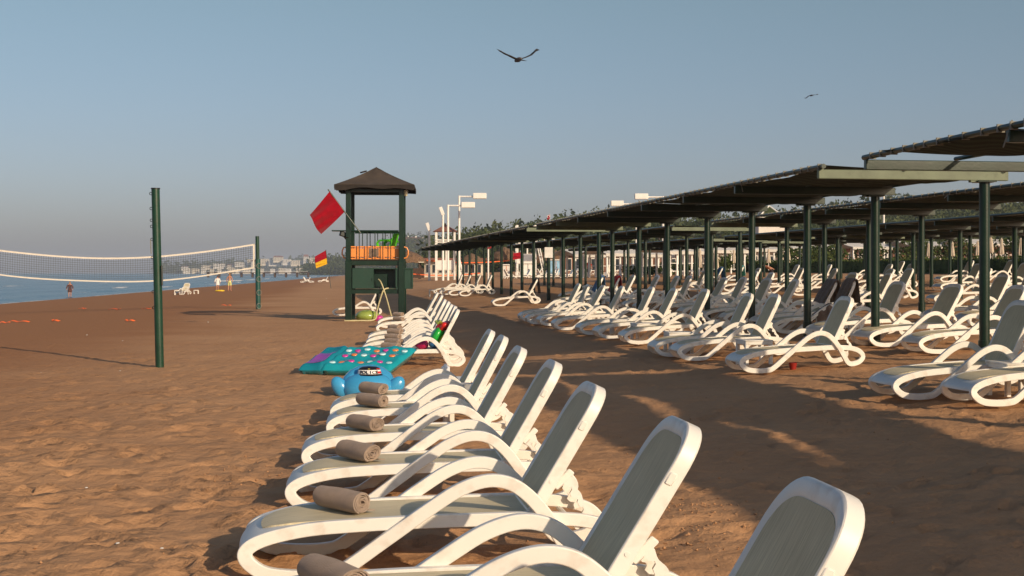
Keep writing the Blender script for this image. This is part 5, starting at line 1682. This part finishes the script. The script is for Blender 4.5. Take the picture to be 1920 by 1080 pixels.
for i, (px, pt, d) in enumerate(((905, 432, 300), (880, 436, 320), (935, 426, 310), (1065, 404, 350), (1000, 416, 340), (1300, 408, 300), (1350, 410, 300), (1410, 404, 330), (1480, 400, 320), (1235, 412, 310))):
    tree(f'leafy tree on the slope behind the pergola, {ORD[i]} of the group', px, pt, pt + 58, d, 0.42, 80 + i, 'trees on the slope', per=90)

# ------------------------------------------------------------------ white pavilions, parasols, lamps, kiosks
def pavilion(label, px0, px1, peave, pridge, pbase, d, cols=4, depth=4.5):
    x0, x1 = xof(px0, d), xof(px1, d); w = x1 - x0; zb = zof(pbase, d); h = (pbase - peave) / F * d; hr = (pbase - pridge) / F * d
    t = thing('pavilion', label, 'pavilion', ((x0 + x1) / 2, d, zb), R(24), 'white terrace pavilions')
    def roof(u, v):
        return ((u - 0.5) * (w + 0.5), -0.3 + v * (depth + 0.6), h + (hr - h) * (1 - abs(2 * v - 1)) - 0.06 * math.sin(math.pi * 2 * abs(v - .5)) * math.sin(u * math.pi * cols))
    MB().sheet(roof, 16, 8, 0.04).build('canopy', 'canopy_white', t, smooth=30)
    MB().box((0, -0.28, h - 0.10), (w + 0.5, 0.05, 0.26)).build('valance', 'canopy_white', t)
    pmesh = MB().box((0, 0, h / 2 - 0.3), (0.13, 0.13, h + 0.5)).mesh('post', 'white_paint', 0)
    for k in range(cols + 1):
        for y in (0, depth): put('post', pmesh, t, (-w / 2 + w * k / cols, y, 0))
    for s_ in (-1, 1):
        MB().box((0, 0, 0.9 if s_ < 0 else 0.25), (w, 0.05, 0.05)).build('hand_rail', 'white_paint', t)
    return t
PV = [(1075, 1146, 478, 467, 517, 118, 5), (1134, 1203, 476, 464, 517, 112, 5), (1206, 1262, 478, 468, 516, 116, 4), (1250, 1330, 472, 459, 514, 106, 5), (1326, 1402, 470, 458, 510, 112, 5), (1404, 1470, 468, 460, 506, 128, 4), (1478, 1578, 466, 456, 500, 134, 5), (1590, 1690, 464, 455, 498, 134, 5), (1700, 1790, 462, 452, 496, 134, 4), (1800, 1960, 458, 448, 494, 134, 6)]
for i, a in enumerate(PV): pavilion(f'white canvas terrace pavilion with white posts, {ORD[i]} from the left', *a)
def parasol(label, px, ptop, pbase, d):
    x = xof(px, d); zb = zof(pbase, d); h = (pbase - ptop) / F * d
    t = thing('closed_parasol', label, 'parasol', (x, d, zb), random.uniform(0, 3), 'closed cream parasols')
    MB().tube([(0, 0, -0.3), (0, 0, h)], 0.03, 8).build('pole', 'white_paint', t)
    n = 24; vs = []; fs = []; prof = [(0.02, 1.0), (0.09, 0.93), (0.13, 0.86), (0.10, 0.80), (0.16, 0.62), (0.20, 0.42), (0.24, 0.22), (0.19, 0.20)]
    for r, zz in prof:
        for k in range(n):
            a = 2 * math.pi * k / n; q = r * (1 + 0.22 * math.sin(8 * a)) * h / 2.1
            vs.append((q * math.cos(a), q * math.sin(a), zz * h))
    for i in range(len(prof) - 1):
        for k in range(n): fs.append((i * n + k, (i + 1) * n + k, (i + 1) * n + (k + 1) % n, i * n + (k + 1) % n))
    MB().add(vs, [tuple(reversed(f)) for f in fs]).build('canopy', 'parasol_cloth', t, smooth=50)
    return t
PS = [(1312, 466, 511, 98), (1342, 465, 512, 97), (1376, 467, 500, 104), (1383, 467, 500, 108), (1441, 465, 500, 105), (1478, 463, 500, 108), (1741, 455, 488, 112), (1786, 453, 487, 112), (1833, 451, 486, 112), (1857, 434, 484, 90), (1878, 446, 484, 104), (1914, 446, 484, 110)]
for i, a in enumerate(PS): parasol(f'closed cream parasol by the terraces, {ORD[i]} from the left', *a)
def lamp(label, px, ptop, pbase, d, arm, tilt=False):
    x = xof(px, d); zb = zof(pbase, d); h = (pbase - ptop) / F * d
    t = thing('street_lamp', label, 'street lamp', (x, d, zb), 0.0, 'white beach flood lamps')
    MB().tube([(0, 0, -0.5), (0, 0, h)], [0.13, 0.11], 10).build('pole', 'white_paint', t)
    if tilt:
        MB().box((-0.12, 0, h + 0.28), (0.34, 0.30, 0.85), ry=-0.35, ch=0.03).build('lamp_head', 'white_paint', t)
    else:
        L = arm / F * d; s_ = math.copysign(1, L)
        MB().tube([(0, 0, h - 0.08), (L, 0, h - 0.08)], 0.08, 8).build('arm', 'white_paint', t)
        MB().box((L + s_ * 0.68, 0, h - 0.02), (1.36, 0.62, 0.58), ch=0.04).build('lamp_head', 'white_paint', t)
lamp('tall white flood lamp reaching right, tallest beside the white watch tower', 861, 367, 530, 130, 26)
lamp('white flood lamp reaching right, second tallest beside the white watch tower', 840, 384, 533, 128, 25)
lamp('white lamp with tilted head just left of the watch tower roof', 830.5, 401, 533, 128, 0, True)
lamp('white lamp with tilted head, leftmost, beside the thatched hut', 805, 430, 531, 134, 0, True)
lamp('white flood lamp reaching left above the pergola roof, higher one', 1243, 368, 528, 130, -28)
lamp('white flood lamp reaching left above the pergola roof, lower one', 1193, 381, 529, 138, -24)
lamp('thin white lamp pole rising between the rightmost pergola roofs', 1657, 348, 500, 150, 0, True)

def watch_tower(label, px, pbase, d, roofed=True, ladder=True):
    x = xof(px, d); zb = zof(pbase, d); k = d / F
    t = thing('watch_tower', label, 'lifeguard tower', (x, d, zb), 0.05, 'white watch towers')
    w, H = 34 * k, 98 * k
    leg = MB().box((0, 0, H / 2 - 0.3), (0.24, 0.24, H + 0.6)).mesh('post', 'white_paint', 0)
    for sx in (-1, 1):
        for y in (0, w): put('post', leg, t, (sx * w / 2, y, 0))
    MB().box((0, -0.14, 35 * k), (w + 0.2, 0.06, 18 * k)).build('front_panel', 'white_paint', t)
    MB().box((0, w / 2, 26 * k), (w + 0.2, w + 0.1, 0.15)).build('platform', 'white_paint', t)
    for z in (64, 78, 82): MB().box((0, -0.14, z * k), (w + 0.1, 0.07, 0.12)).build('cross_rail', 'white_paint', t)
    MB().box((0.05 * w, -0.14, 54 * k), (0.16, 0.07, 20 * k)).build('mullion', 'white_paint', t)
    if roofed:
        hw = 23 * k; z0, z1 = H, H + 14 * k
        vs = [(-hw, w / 2 - hw, z0), (hw, w / 2 - hw, z0), (hw, w / 2 + hw, z0), (-hw, w / 2 + hw, z0), (0, w / 2, z1)]
        MB().add(vs, [(0, 1, 4), (1, 2, 4), (2, 3, 4), (3, 0, 4), (3, 2, 1, 0)]).build('roof', 'brown_roof', t, smooth=0)
    if ladder:
        for q in (0, 4 * k):
            MB().tube([(w / 2 + 0.1 + q, -0.3, 66 * k), (w / 2 + 15 * k + q, -0.8, 0)], 0.07, 6).build('ladder_rail', 'white_paint', t)
        for i in range(7):
            f = (i + 1) / 8
            MB().box((w / 2 + 0.1 + 15 * k * (1 - f) + 2 * k, -0.3 - 0.5 * (1 - f), 66 * k * f), (4 * k, 0.05, 0.05)).build('rung', 'white_paint', t)
watch_tower('white watch tower with red-brown hipped roof behind the flood lamps', 835, 532, 131)
watch_tower('white watch tower with slanting ladder seen between the pergola posts', 987, 520, 150, False)
def palapa(label, px, ptop, pbase, d, w, hut=False):
    x = xof(px, d); zb = zof(pbase, d); h = (pbase - ptop) / F * d; rg = random.Random(int(px))
    t = thing('thatched_hut' if hut else 'thatched_parasol', label, 'hut' if hut else 'parasol', (x, d, zb), 0.0, 'thatched shelters')
    n = 26; vs = []; fs = []
    prof = [(0.0, h * 1.03), (0.06 * w, h), (0.25 * w, h * 0.92), (0.42 * w, h * 0.78), (0.50 * w, h * 0.62), (0.49 * w, h * 0.56)]
    for r, z in prof:
        for k in range(n):
            a = 2 * math.pi * k / n; f = 1 + 0.07 * rg.uniform(-1, 1)
            vs.append((r * f * math.cos(a), r * f * math.sin(a), z + 0.10 * rg.uniform(-1, 1) * (r > 0.4 * w)))
    for i in range(len(prof) - 1):
        for k in range(n): fs.append((i * n + k, (i + 1) * n + k, (i + 1) * n + (k + 1) % n, i * n + (k + 1) % n))
    MB().add(vs, [tuple(reversed(f)) for f in fs]).build('thatch_roof', 'thatch', t, smooth=0)
    if hut:
        MB().box((0.12 * w, -w * 0.30, h * 0.18), (w * 0.72, 0.2, h * 0.36)).build('counter', 'dark_wood', t)
        for sx in (-1, 1):
            for sy in (-1, 1): MB().tube([(sx * w * 0.34, sy * w * 0.3, -0.3), (sx * w * 0.34, sy * w * 0.3, h * 0.72)], 0.09, 6).build('post', 'dark_wood', t)
        MB().box((0, -w * 0.36, h * 0.585), (w * 0.98, 0.1, 0.12)).build('beam', 'cream_wall', t)
    else:
        MB().tube([(0, 0, -0.3), (0, 0, h * 0.95)], 0.10, 8).build('pole', 'dark_wood', t)
palapa('thatched beach hut with brown counter right of the lifeguard tower', 766, 471, 521, 150, 3.9, True)
for i, (px, pt, pb, d, w) in enumerate(((884, 476, 520, 165, 3.2), (946, 464, 519, 158, 3.4), (993, 474, 518, 170, 3.0), (1018, 474, 518, 160, 3.2), (1040, 470, 518, 168, 3.4), (1065, 474, 518, 172, 3.0))):
    palapa(f'brown thatched parasol between the pergola posts, {ORD[i]} from the left', px, pt, pb, d, w)
def kiosk(label, px0, px1, ptop, pbase, d, mat, trim):
    w = (px1 - px0) / F * d; h = (pbase - ptop) / F * d
    t = thing('kiosk', label, 'kiosk', (xof((px0 + px1) / 2, d), d, zof(pbase, d)), 0.03)
    MB().box((0, 0.5, h / 2 - 0.2), (w, 1.0, h + 0.4)).build('body', mat, t, smooth=0)
    MB().box((0, 0.45, h + 0.04), (w * 1.1, 1.25, 0.10)).build('top', 'white_paint', t, smooth=0)
    MB().box((0, -0.02, h / 2), (0.03, 0.05, h * 0.9)).build('door_gap', trim, t, smooth=0)
    MB().box((w * 0.08, -0.02, h * 0.55), (0.04, 0.06, 0.14)).build('handle', 'dark_metal', t, smooth=0)
kiosk('white two-door beach cabinet between the pergola posts', 981, 999, 494, 519, 140, 'white_paint', 'dark_metal')
kiosk('white kiosk with orange print left of the two-door cabinet', 942, 957, 497, 519, 142, 'pale_wall', 'vinyl_orange')
kiosk('pale blue notice kiosk with red top between the pergola posts', 1032, 1053, 488, 518, 142, 'blue_board', 'vinyl_orange')
# long terrace house behind the pavilions
def terrace(label, px0, px1, ptop, pbase, d, mat, bays):
    w = (px1 - px0) / F * d; h = (pbase - ptop) / F * d
    t = thing('terrace_building', label, 'building', (xof((px0 + px1) / 2, d), d, zof(pbase, d)))
    MB().box((0, 3, h / 2 - 1), (w, 6, h + 2)).build('wall', mat, t, smooth=0)
    MB().box((0, 2.4, h + 0.15), (w + 1, 7.4, 0.3)).build('roof', 'brown_roof', t, smooth=0)
    fr = MB().box((0, 0, 0), (w / bays * 0.55, 0.12, h * 0.55)).mesh('window', 'white_paint', 0)
    gl = MB().box((0, -0.05, 0), (w / bays * 0.46, 0.08, h * 0.47)).mesh('pane', 'window_glass', 0)
    for k in range(bays):
        q = put('window', fr, t, (-w / 2 + w * (k + 0.5) / bays, -0.05, h * 0.5)); put('pane', gl, q)
terrace('long brown-walled terrace building behind the white pavilions', 1060, 1330, 474, 518, 150, 'brick_wall', 18)
terrace('cream terrace building behind the closed parasols', 1332, 1470, 470, 510, 155, 'cream_wall', 9)
terrace('brown building half hidden behind hedge and shrubs at the right', 1475, 1960, 466, 500, 165, 'brick_wall', 22)
terrace('pale low building behind the thatched hut and watch tower', 796, 905, 488, 520, 175, 'cream_wall', 9)
# pyramid glass roof
d = 260; x = xof(1442, d); zb = zof(408, d); k = d / F
t = thing('pyramid_roof', 'white-edged glass pyramid roof rising above the trees', 'roof', (x, d, zb))
hw = 24 * k; hh = 22 * k
vs = [(-hw, -hw, 0), (hw, -hw, 0), (hw, hw, 0), (-hw, hw, 0), (0, 0, hh)]
MB().add(vs, [(0, 1, 4), (1, 2, 4), (2, 3, 4), (3, 0, 4), (3, 2, 1, 0)]).build('pane', 'leaf_wood', t, smooth=0)
for i in range(4): MB().tube([vs[i], vs[4]], 0.16, 6).build('ridge_bar', 'white_paint', t)
MB().box((0, 0, -4), (2 * hw, 2 * hw, 8)).build('wall', 'pale_wall', t, smooth=0)

# flags on white poles
def pole_flag(label, px, ptop, pbase, d, fx0, fx1, fy0, fy1, pole_top=None):
    b = (xof(px, d), d, zof(pbase, d)); t = thing('red_flag', label, 'flag', b)
    MB().tube([(0, 0, -0.3), (0, 0, (pbase - ptop) / F * d)], 0.07, 8).build('pole', 'white_paint', t)
    cloth_flag(t, [flag_pt(fx0, fy0, d - 0.1, b), flag_pt(fx0, fy1, d - 0.1, b), flag_pt(fx1, fy1 + 2, d - 0.3, b), flag_pt(fx1, fy0 + 2, d - 0.3, b)], 'flag_red', rip=0.1)
    return t
pole_flag('small red flag on a white pole between the first far pergola posts', 915.5, 458, 533, 110, 921, 914, 459, 465)
pole_flag('larger red flag hanging among the far pergola posts', 976, 470, 519, 135, 976, 962, 473, 485)
t = pole_flag('tiny red flag with white mark on the wooded skyline', 1031, 401, 425, 380, 1031, 1026, 402, 410)
q = MB().sheet(lambda u, v: (-0.45 + 0.4 * math.cos(u * 4.5) * (0.7 + 0.3 * v), -0.6, 3.0 + 0.4 * math.sin(u * 4.5) * (0.7 + 0.3 * v)), 10, 1, 0.02).build('emblem', 'hat_white', t)
# orange barrier tape on the far sand
for i, (pa, pb_, py, d) in enumerate(((758, 900, 513, 138), (800, 960, 489, 136))):
    xa, xb = xof(pa, d), xof(pb_, d)
    o = MB().sheet(lambda u, v, xa=xa, xb=xb: ((u - 0.5) * (xb - xa), 0, 0.10 * v - 0.25 * math.sin(math.pi * u)), 16, 1, 0.02).build('barrier_tape', 'orange_tape', None, ((xa + xb) / 2, d, zof(py, d)))
    tag(o, ('long orange barrier tape strung low right of the lifeguard tower', 'orange barrier tape strung higher before the watch tower')[i], 'tape')
    for s_ in (-1, 1):
        pass
# far rows of loungers that read as a white band
rg = random.Random(77); k = 0
for (pa, pb_, py) in ((962, 1335, 521), (985, 1330, 517.5)):
    px = pa; k = 0
    while px < pb_:
        d = 128 if py > 520 else 140
        x = xof(px, d); z = zof(py + 3, d)
        o = put('far_lounger', FAR_ME, None, (x, d, z), R(rg.uniform(-8, 25) + (180 if rg.random() < 0.3 else 0)))
        tag(o, f"tiny white lounger before the terraces, {ORD[k]} from the left in the {'front' if py > 520 else 'rear'} line", 'sun lounger', 'far white loungers before the terraces')
        px += rg.uniform(14, 20); k += 1
for i, (px, py) in enumerate(((563, 530), (575, 529), (588, 530), (596, 529))):
    x, y = at(px, py); o = put('far_lounger', FAR_ME, None, (x, y, gz(x, y)), R((5, 60, 170, 20)[i]))
    o.rotation_euler = (0, (0, 0.5, 0, 0)[i], o.rotation_euler.z)
    tag(o, f'{ORD[i]} white lounger from the left in the jumbled far pile beside the surf', 'sun lounger', 'jumbled far loungers')

# ------------------------------------------------------------------ people
def skin_body(pts, edges, rad):
    me = bpy.data.meshes.new('tmp'); me.from_pydata(pts, edges, [])
    o = bpy.data.objects.new('tmp', me); COL.objects.link(o)
    m = o.modifiers.new('skin', 'SKIN'); m.use_smooth_shade = True
    for i, r in enumerate(rad):
        me.skin_vertices[0].data[i].radius = (r, r) if not isinstance(r, tuple) else r
    me.skin_vertices[0].data[0].use_root = True
    s_ = o.modifiers.new('sub', 'SUBSURF'); s_.levels = 2; s_.render_levels = 2
    dg = bpy.context.evaluated_depsgraph_get()
    out = bpy.data.meshes.new_from_object(o.evaluated_get(dg))
    bpy.data.objects.remove(o); bpy.data.meshes.remove(me)
    out.polygons.foreach_set('use_smooth', [True] * len(out.polygons))
    return out
def person(label, x, y, z, h, rz, clothes, hair, stride=0.08, bend=0.0, arms=0.10):
    k = h / 1.75
    t = thing('person', label, 'person', (x, y, z), rz, None)
    cb, sb = math.cos(bend), math.sin(bend)
    def up(px_, py_, pz_):    # bend the upper body forward (-y) about the hips
        dz = pz_ - 0.95; return (px_, py_ * cb - dz * sb, 0.95 + dz * cb + py_ * 0)
    P = [(0, 0, 0.95), up(0, 0, 1.12), up(0, -0.01, 1.28), up(0, 0.0, 1.43), up(0, 0, 1.50), up(0, -0.02, 1.58), up(0, -0.02, 1.68)]
    E = [(0, 1), (1, 2), (2, 3), (3, 4), (4, 5), (5, 6)]
    Rr = [(0.14, 0.11), (0.125, 0.10), (0.15, 0.11), (0.12, 0.09), 0.052, 0.085, 0.075]
    for s_ in (-1, 1):
        i = len(P)
        P += [up(s_ * 0.17, 0, 1.42), up(s_ * (0.20 + arms), 0.02, 1.16), up(s_ * (0.21 + arms * 1.1), -0.05, 0.93), up(s_ * (0.21 + arms), -0.07, 0.82)]
        E += [(3, i), (i, i + 1), (i + 1, i + 2), (i + 2, i + 3)]; Rr += [0.06, 0.046, 0.032, (0.04, 0.022)]
        i = len(P)
        f = s_ * stride
        P += [(s_ * 0.09, 0, 0.86), (s_ * 0.10, -0.02 + f * 0.5, 0.49), (s_ * 0.10, 0.02 + f, 0.09), (s_ * 0.10, -0.03 + f, 0.04), (s_ * 0.11, -0.15 + f, 0.03)]
        E += [(0, i), (i, i + 1), (i + 1, i + 2), (i + 2, i + 3), (i + 3, i + 4)]; Rr += [0.095, 0.062, 0.038, 0.040, 0.035]
    P = [(a * k, b * k, c * k) for a, b, c in P]; Rr = [tuple(q * k for q in r) if isinstance(r, tuple) else r * k for r in Rr]
    me = skin_body(P, E, Rr); me.materials.append(MATS['skin'])
    body = put('body', me, t)
    hd = Vector(up(0, -0.02, 1.66)) * k
    MB().lathe([(0.0, 0.105), (0.06, 0.095), (0.094, 0.05), (0.10, 0.0), (0.088, -0.06), (0.06, -0.08)], 14, (hd.x, hd.y + 0.025 * k, hd.z), k, 1.05 * k).build('hair', hair, t, smooth=60)
    MB().lathe([(0.0, 0.022), (0.014, 0.0), (0.016, -0.02), (0.0, -0.028)], 8, (hd.x, hd.y - 0.10 * k, hd.z - 0.02 * k), k, k).build('nose', 'skin', t, smooth=60)
    for c in clothes:
        kind, mat = c[0], c[1]
        if kind in ('dress', 'robe'):
            lo = c[2]
            prof = [(0.245, lo), (0.235, lo + 0.12), (0.20, 0.95), (0.165, 1.10), (0.19, 1.28), (0.175, 1.40), (0.09, 1.48)]
            MB().lathe([(r * k, z * k) for r, z in prof], 20, (0, 0, 0), 1.0, 0.72).build(kind, mat, t, smooth=60)
            for s_ in (-1, 1):
                a = Vector(up(s_ * 0.16, 0, 1.42)) * k; b = Vector(up(s_ * (0.20 + arms), 0.02, 1.16)) * k; e = Vector(up(s_ * (0.21 + arms * 1.1), -0.04, 1.0)) * k
                MB().tube([a, b, e], [0.085 * k, 0.075 * k, 0.075 * k], 10).build('sleeve', mat, t, smooth=60)
        elif kind == 'shorts':
            MB().lathe([(0.165 * k, 0.82 * k), (0.17 * k, 0.92 * k), (0.155 * k, 1.02 * k)], 18, (0, 0, 0), 1.0, 0.8).build('shorts', mat, t, smooth=60)
            for s_ in (-1, 1):
                MB().tube([(s_ * 0.085 * k, 0, 0.86 * k), (s_ * 0.105 * k, stride * s_ * 0.4 * k, 0.55 * k)], [0.115 * k, 0.105 * k], 12).build('shorts_leg', mat, t, smooth=60)
        elif kind == 'shirt':
            a = Vector(up(0, 0, 0.93)) * k; m_ = Vector(up(0, 0, 1.25)) * k; e = Vector(up(0, 0, 1.45)) * k
            MB().tube([a, m_, e], [0.175 * k, 0.185 * k, 0.13 * k], 16).build('shirt', mat, t, smooth=60)
            for s_ in (-1, 1):
                MB().tube([Vector(up(s_ * 0.14, 0, 1.42)) * k, Vector(up(s_ * (0.20 + arms), 0.02, 1.20)) * k], [0.08 * k, 0.07 * k], 10).build('sleeve', mat, t, smooth=60)
    return t
def stand(px, py): 
    x, y = at(px, py); return x, y, gz(x, y)
x, y, z = stand(131, 558.5); person('person in a dark printed beach dress walking at the water edge', x, y, z, 30.5 / F * y, 0.2, [('dress', 'dress_print', 0.62)], 'hair_fair')
x, y, z = stand(408, 544); person('person in a short white robe standing by the sea', x, y, z, 27 / F * y, 0.2, [('robe', 'robe_white', 0.62)], 'hair_dark')
x, y, z = stand(430.5, 545.5); person('bare-chested person in yellow and white shorts by the sea', x, y, z, 33 / F * y, 2.9, [('shorts', 'shorts_print')], 'hair_fair')
d = 121; person('person in an orange top seen between the far pergola posts', xof(1104, d), d, zof(521, d), 1.7, 0.4, [('shirt', 'shirt_orange'), ('shorts', 'shirt_dark')], 'hair_dark')
d = 92; person('person in dark clothes bending forward beside the hedge', xof(1446, d), d, zof(527, d), 1.6, -1.2, [('shorts', 'shirt_dark')], 'hair_dark', bend=1.15)

# chairs, table and float by the water
x, y = at(347, 552.5); k = 1.0
armchair('white plastic chair beside the low white table by the sea', 'white_plastic', (x, y, gz(x, y)), R(12), 'white_plastic')
x, y = at(333, 553); side_table('low white table beside the white chair by the sea', x, y, 5, 1.1, 'white furniture by the sea')
x, y = at(368, 551); side_table('low white table beside the reclining chair by the sea', x, y, 5, 0.9, 'white furniture by the sea')
x, y = at(356, 552); o = lounger('white lounger seen from its back by the sea', x - 0.8, y, 75, 'white furniture by the sea')
x, y = at(412, 546.5); blob('beach_float', 'yellow inflatable lying on the sand before the couple by the sea', 'inflatable', 'yellow_vinyl', (x, y, gz(x, y) - 0.03), (0.5, 0.22, 0.10), 9)
# shells and scraps on the sand
sh = MB().lathe([(0.0, 0.02), (0.02, 0.018), (0.03, 0.006), (0.02, 0.0)], 8).mesh('shell', 'shell_white', 60)
spots = [(162, 918), (390, 605), (668, 907), (197, 555), (325, 525), (77 + 600 - 600, 700), (1807, 769), (440, 546), (470, 548), (612, 560), (300, 880), (230, 640)]
rg = random.Random(5)
for i in range(18):
    px, py = spots[i] if i < len(spots) else (rg.uniform(20, 1000), rg.uniform(600, 1050))
    x, y = at(px, py); o = put('shell', sh, None, (x, y, gz(x, y) + 0.012), rg.uniform(0, 6)); o.scale = (rg.uniform(0.3, 0.6) * (1.6 if y > 25 else 0.8),) * 3
    tag(o, 'tiny pale shell fragment lying on the sand', 'shell', 'shell fragments on the sand')

# ------------------------------------------------------------------ hazy air
mb = MB(); mb.box((0, 2600, 26), (16000, 7400, 114))
hz = bpy.data.materials.new('haze'); hz.use_nodes = True
n = hz.node_tree; n.nodes.remove(n.nodes['Principled BSDF'])
pv = n.nodes.new('ShaderNodeVolumePrincipled'); pv.inputs['Color'].default_value = (0.72, 0.82, 1.0, 1); pv.inputs['Density'].default_value = 0.00019; pv.inputs['Anisotropy'].default_value = 0.0
n.links.new(pv.outputs[0], n.nodes['Material Output'].inputs['Volume'])
MATS['haze'] = hz
o = mb.build('haze', 'haze', None, smooth=0); o['kind'] = 'stuff'; o['label'] = 'thin pale haze in the air'
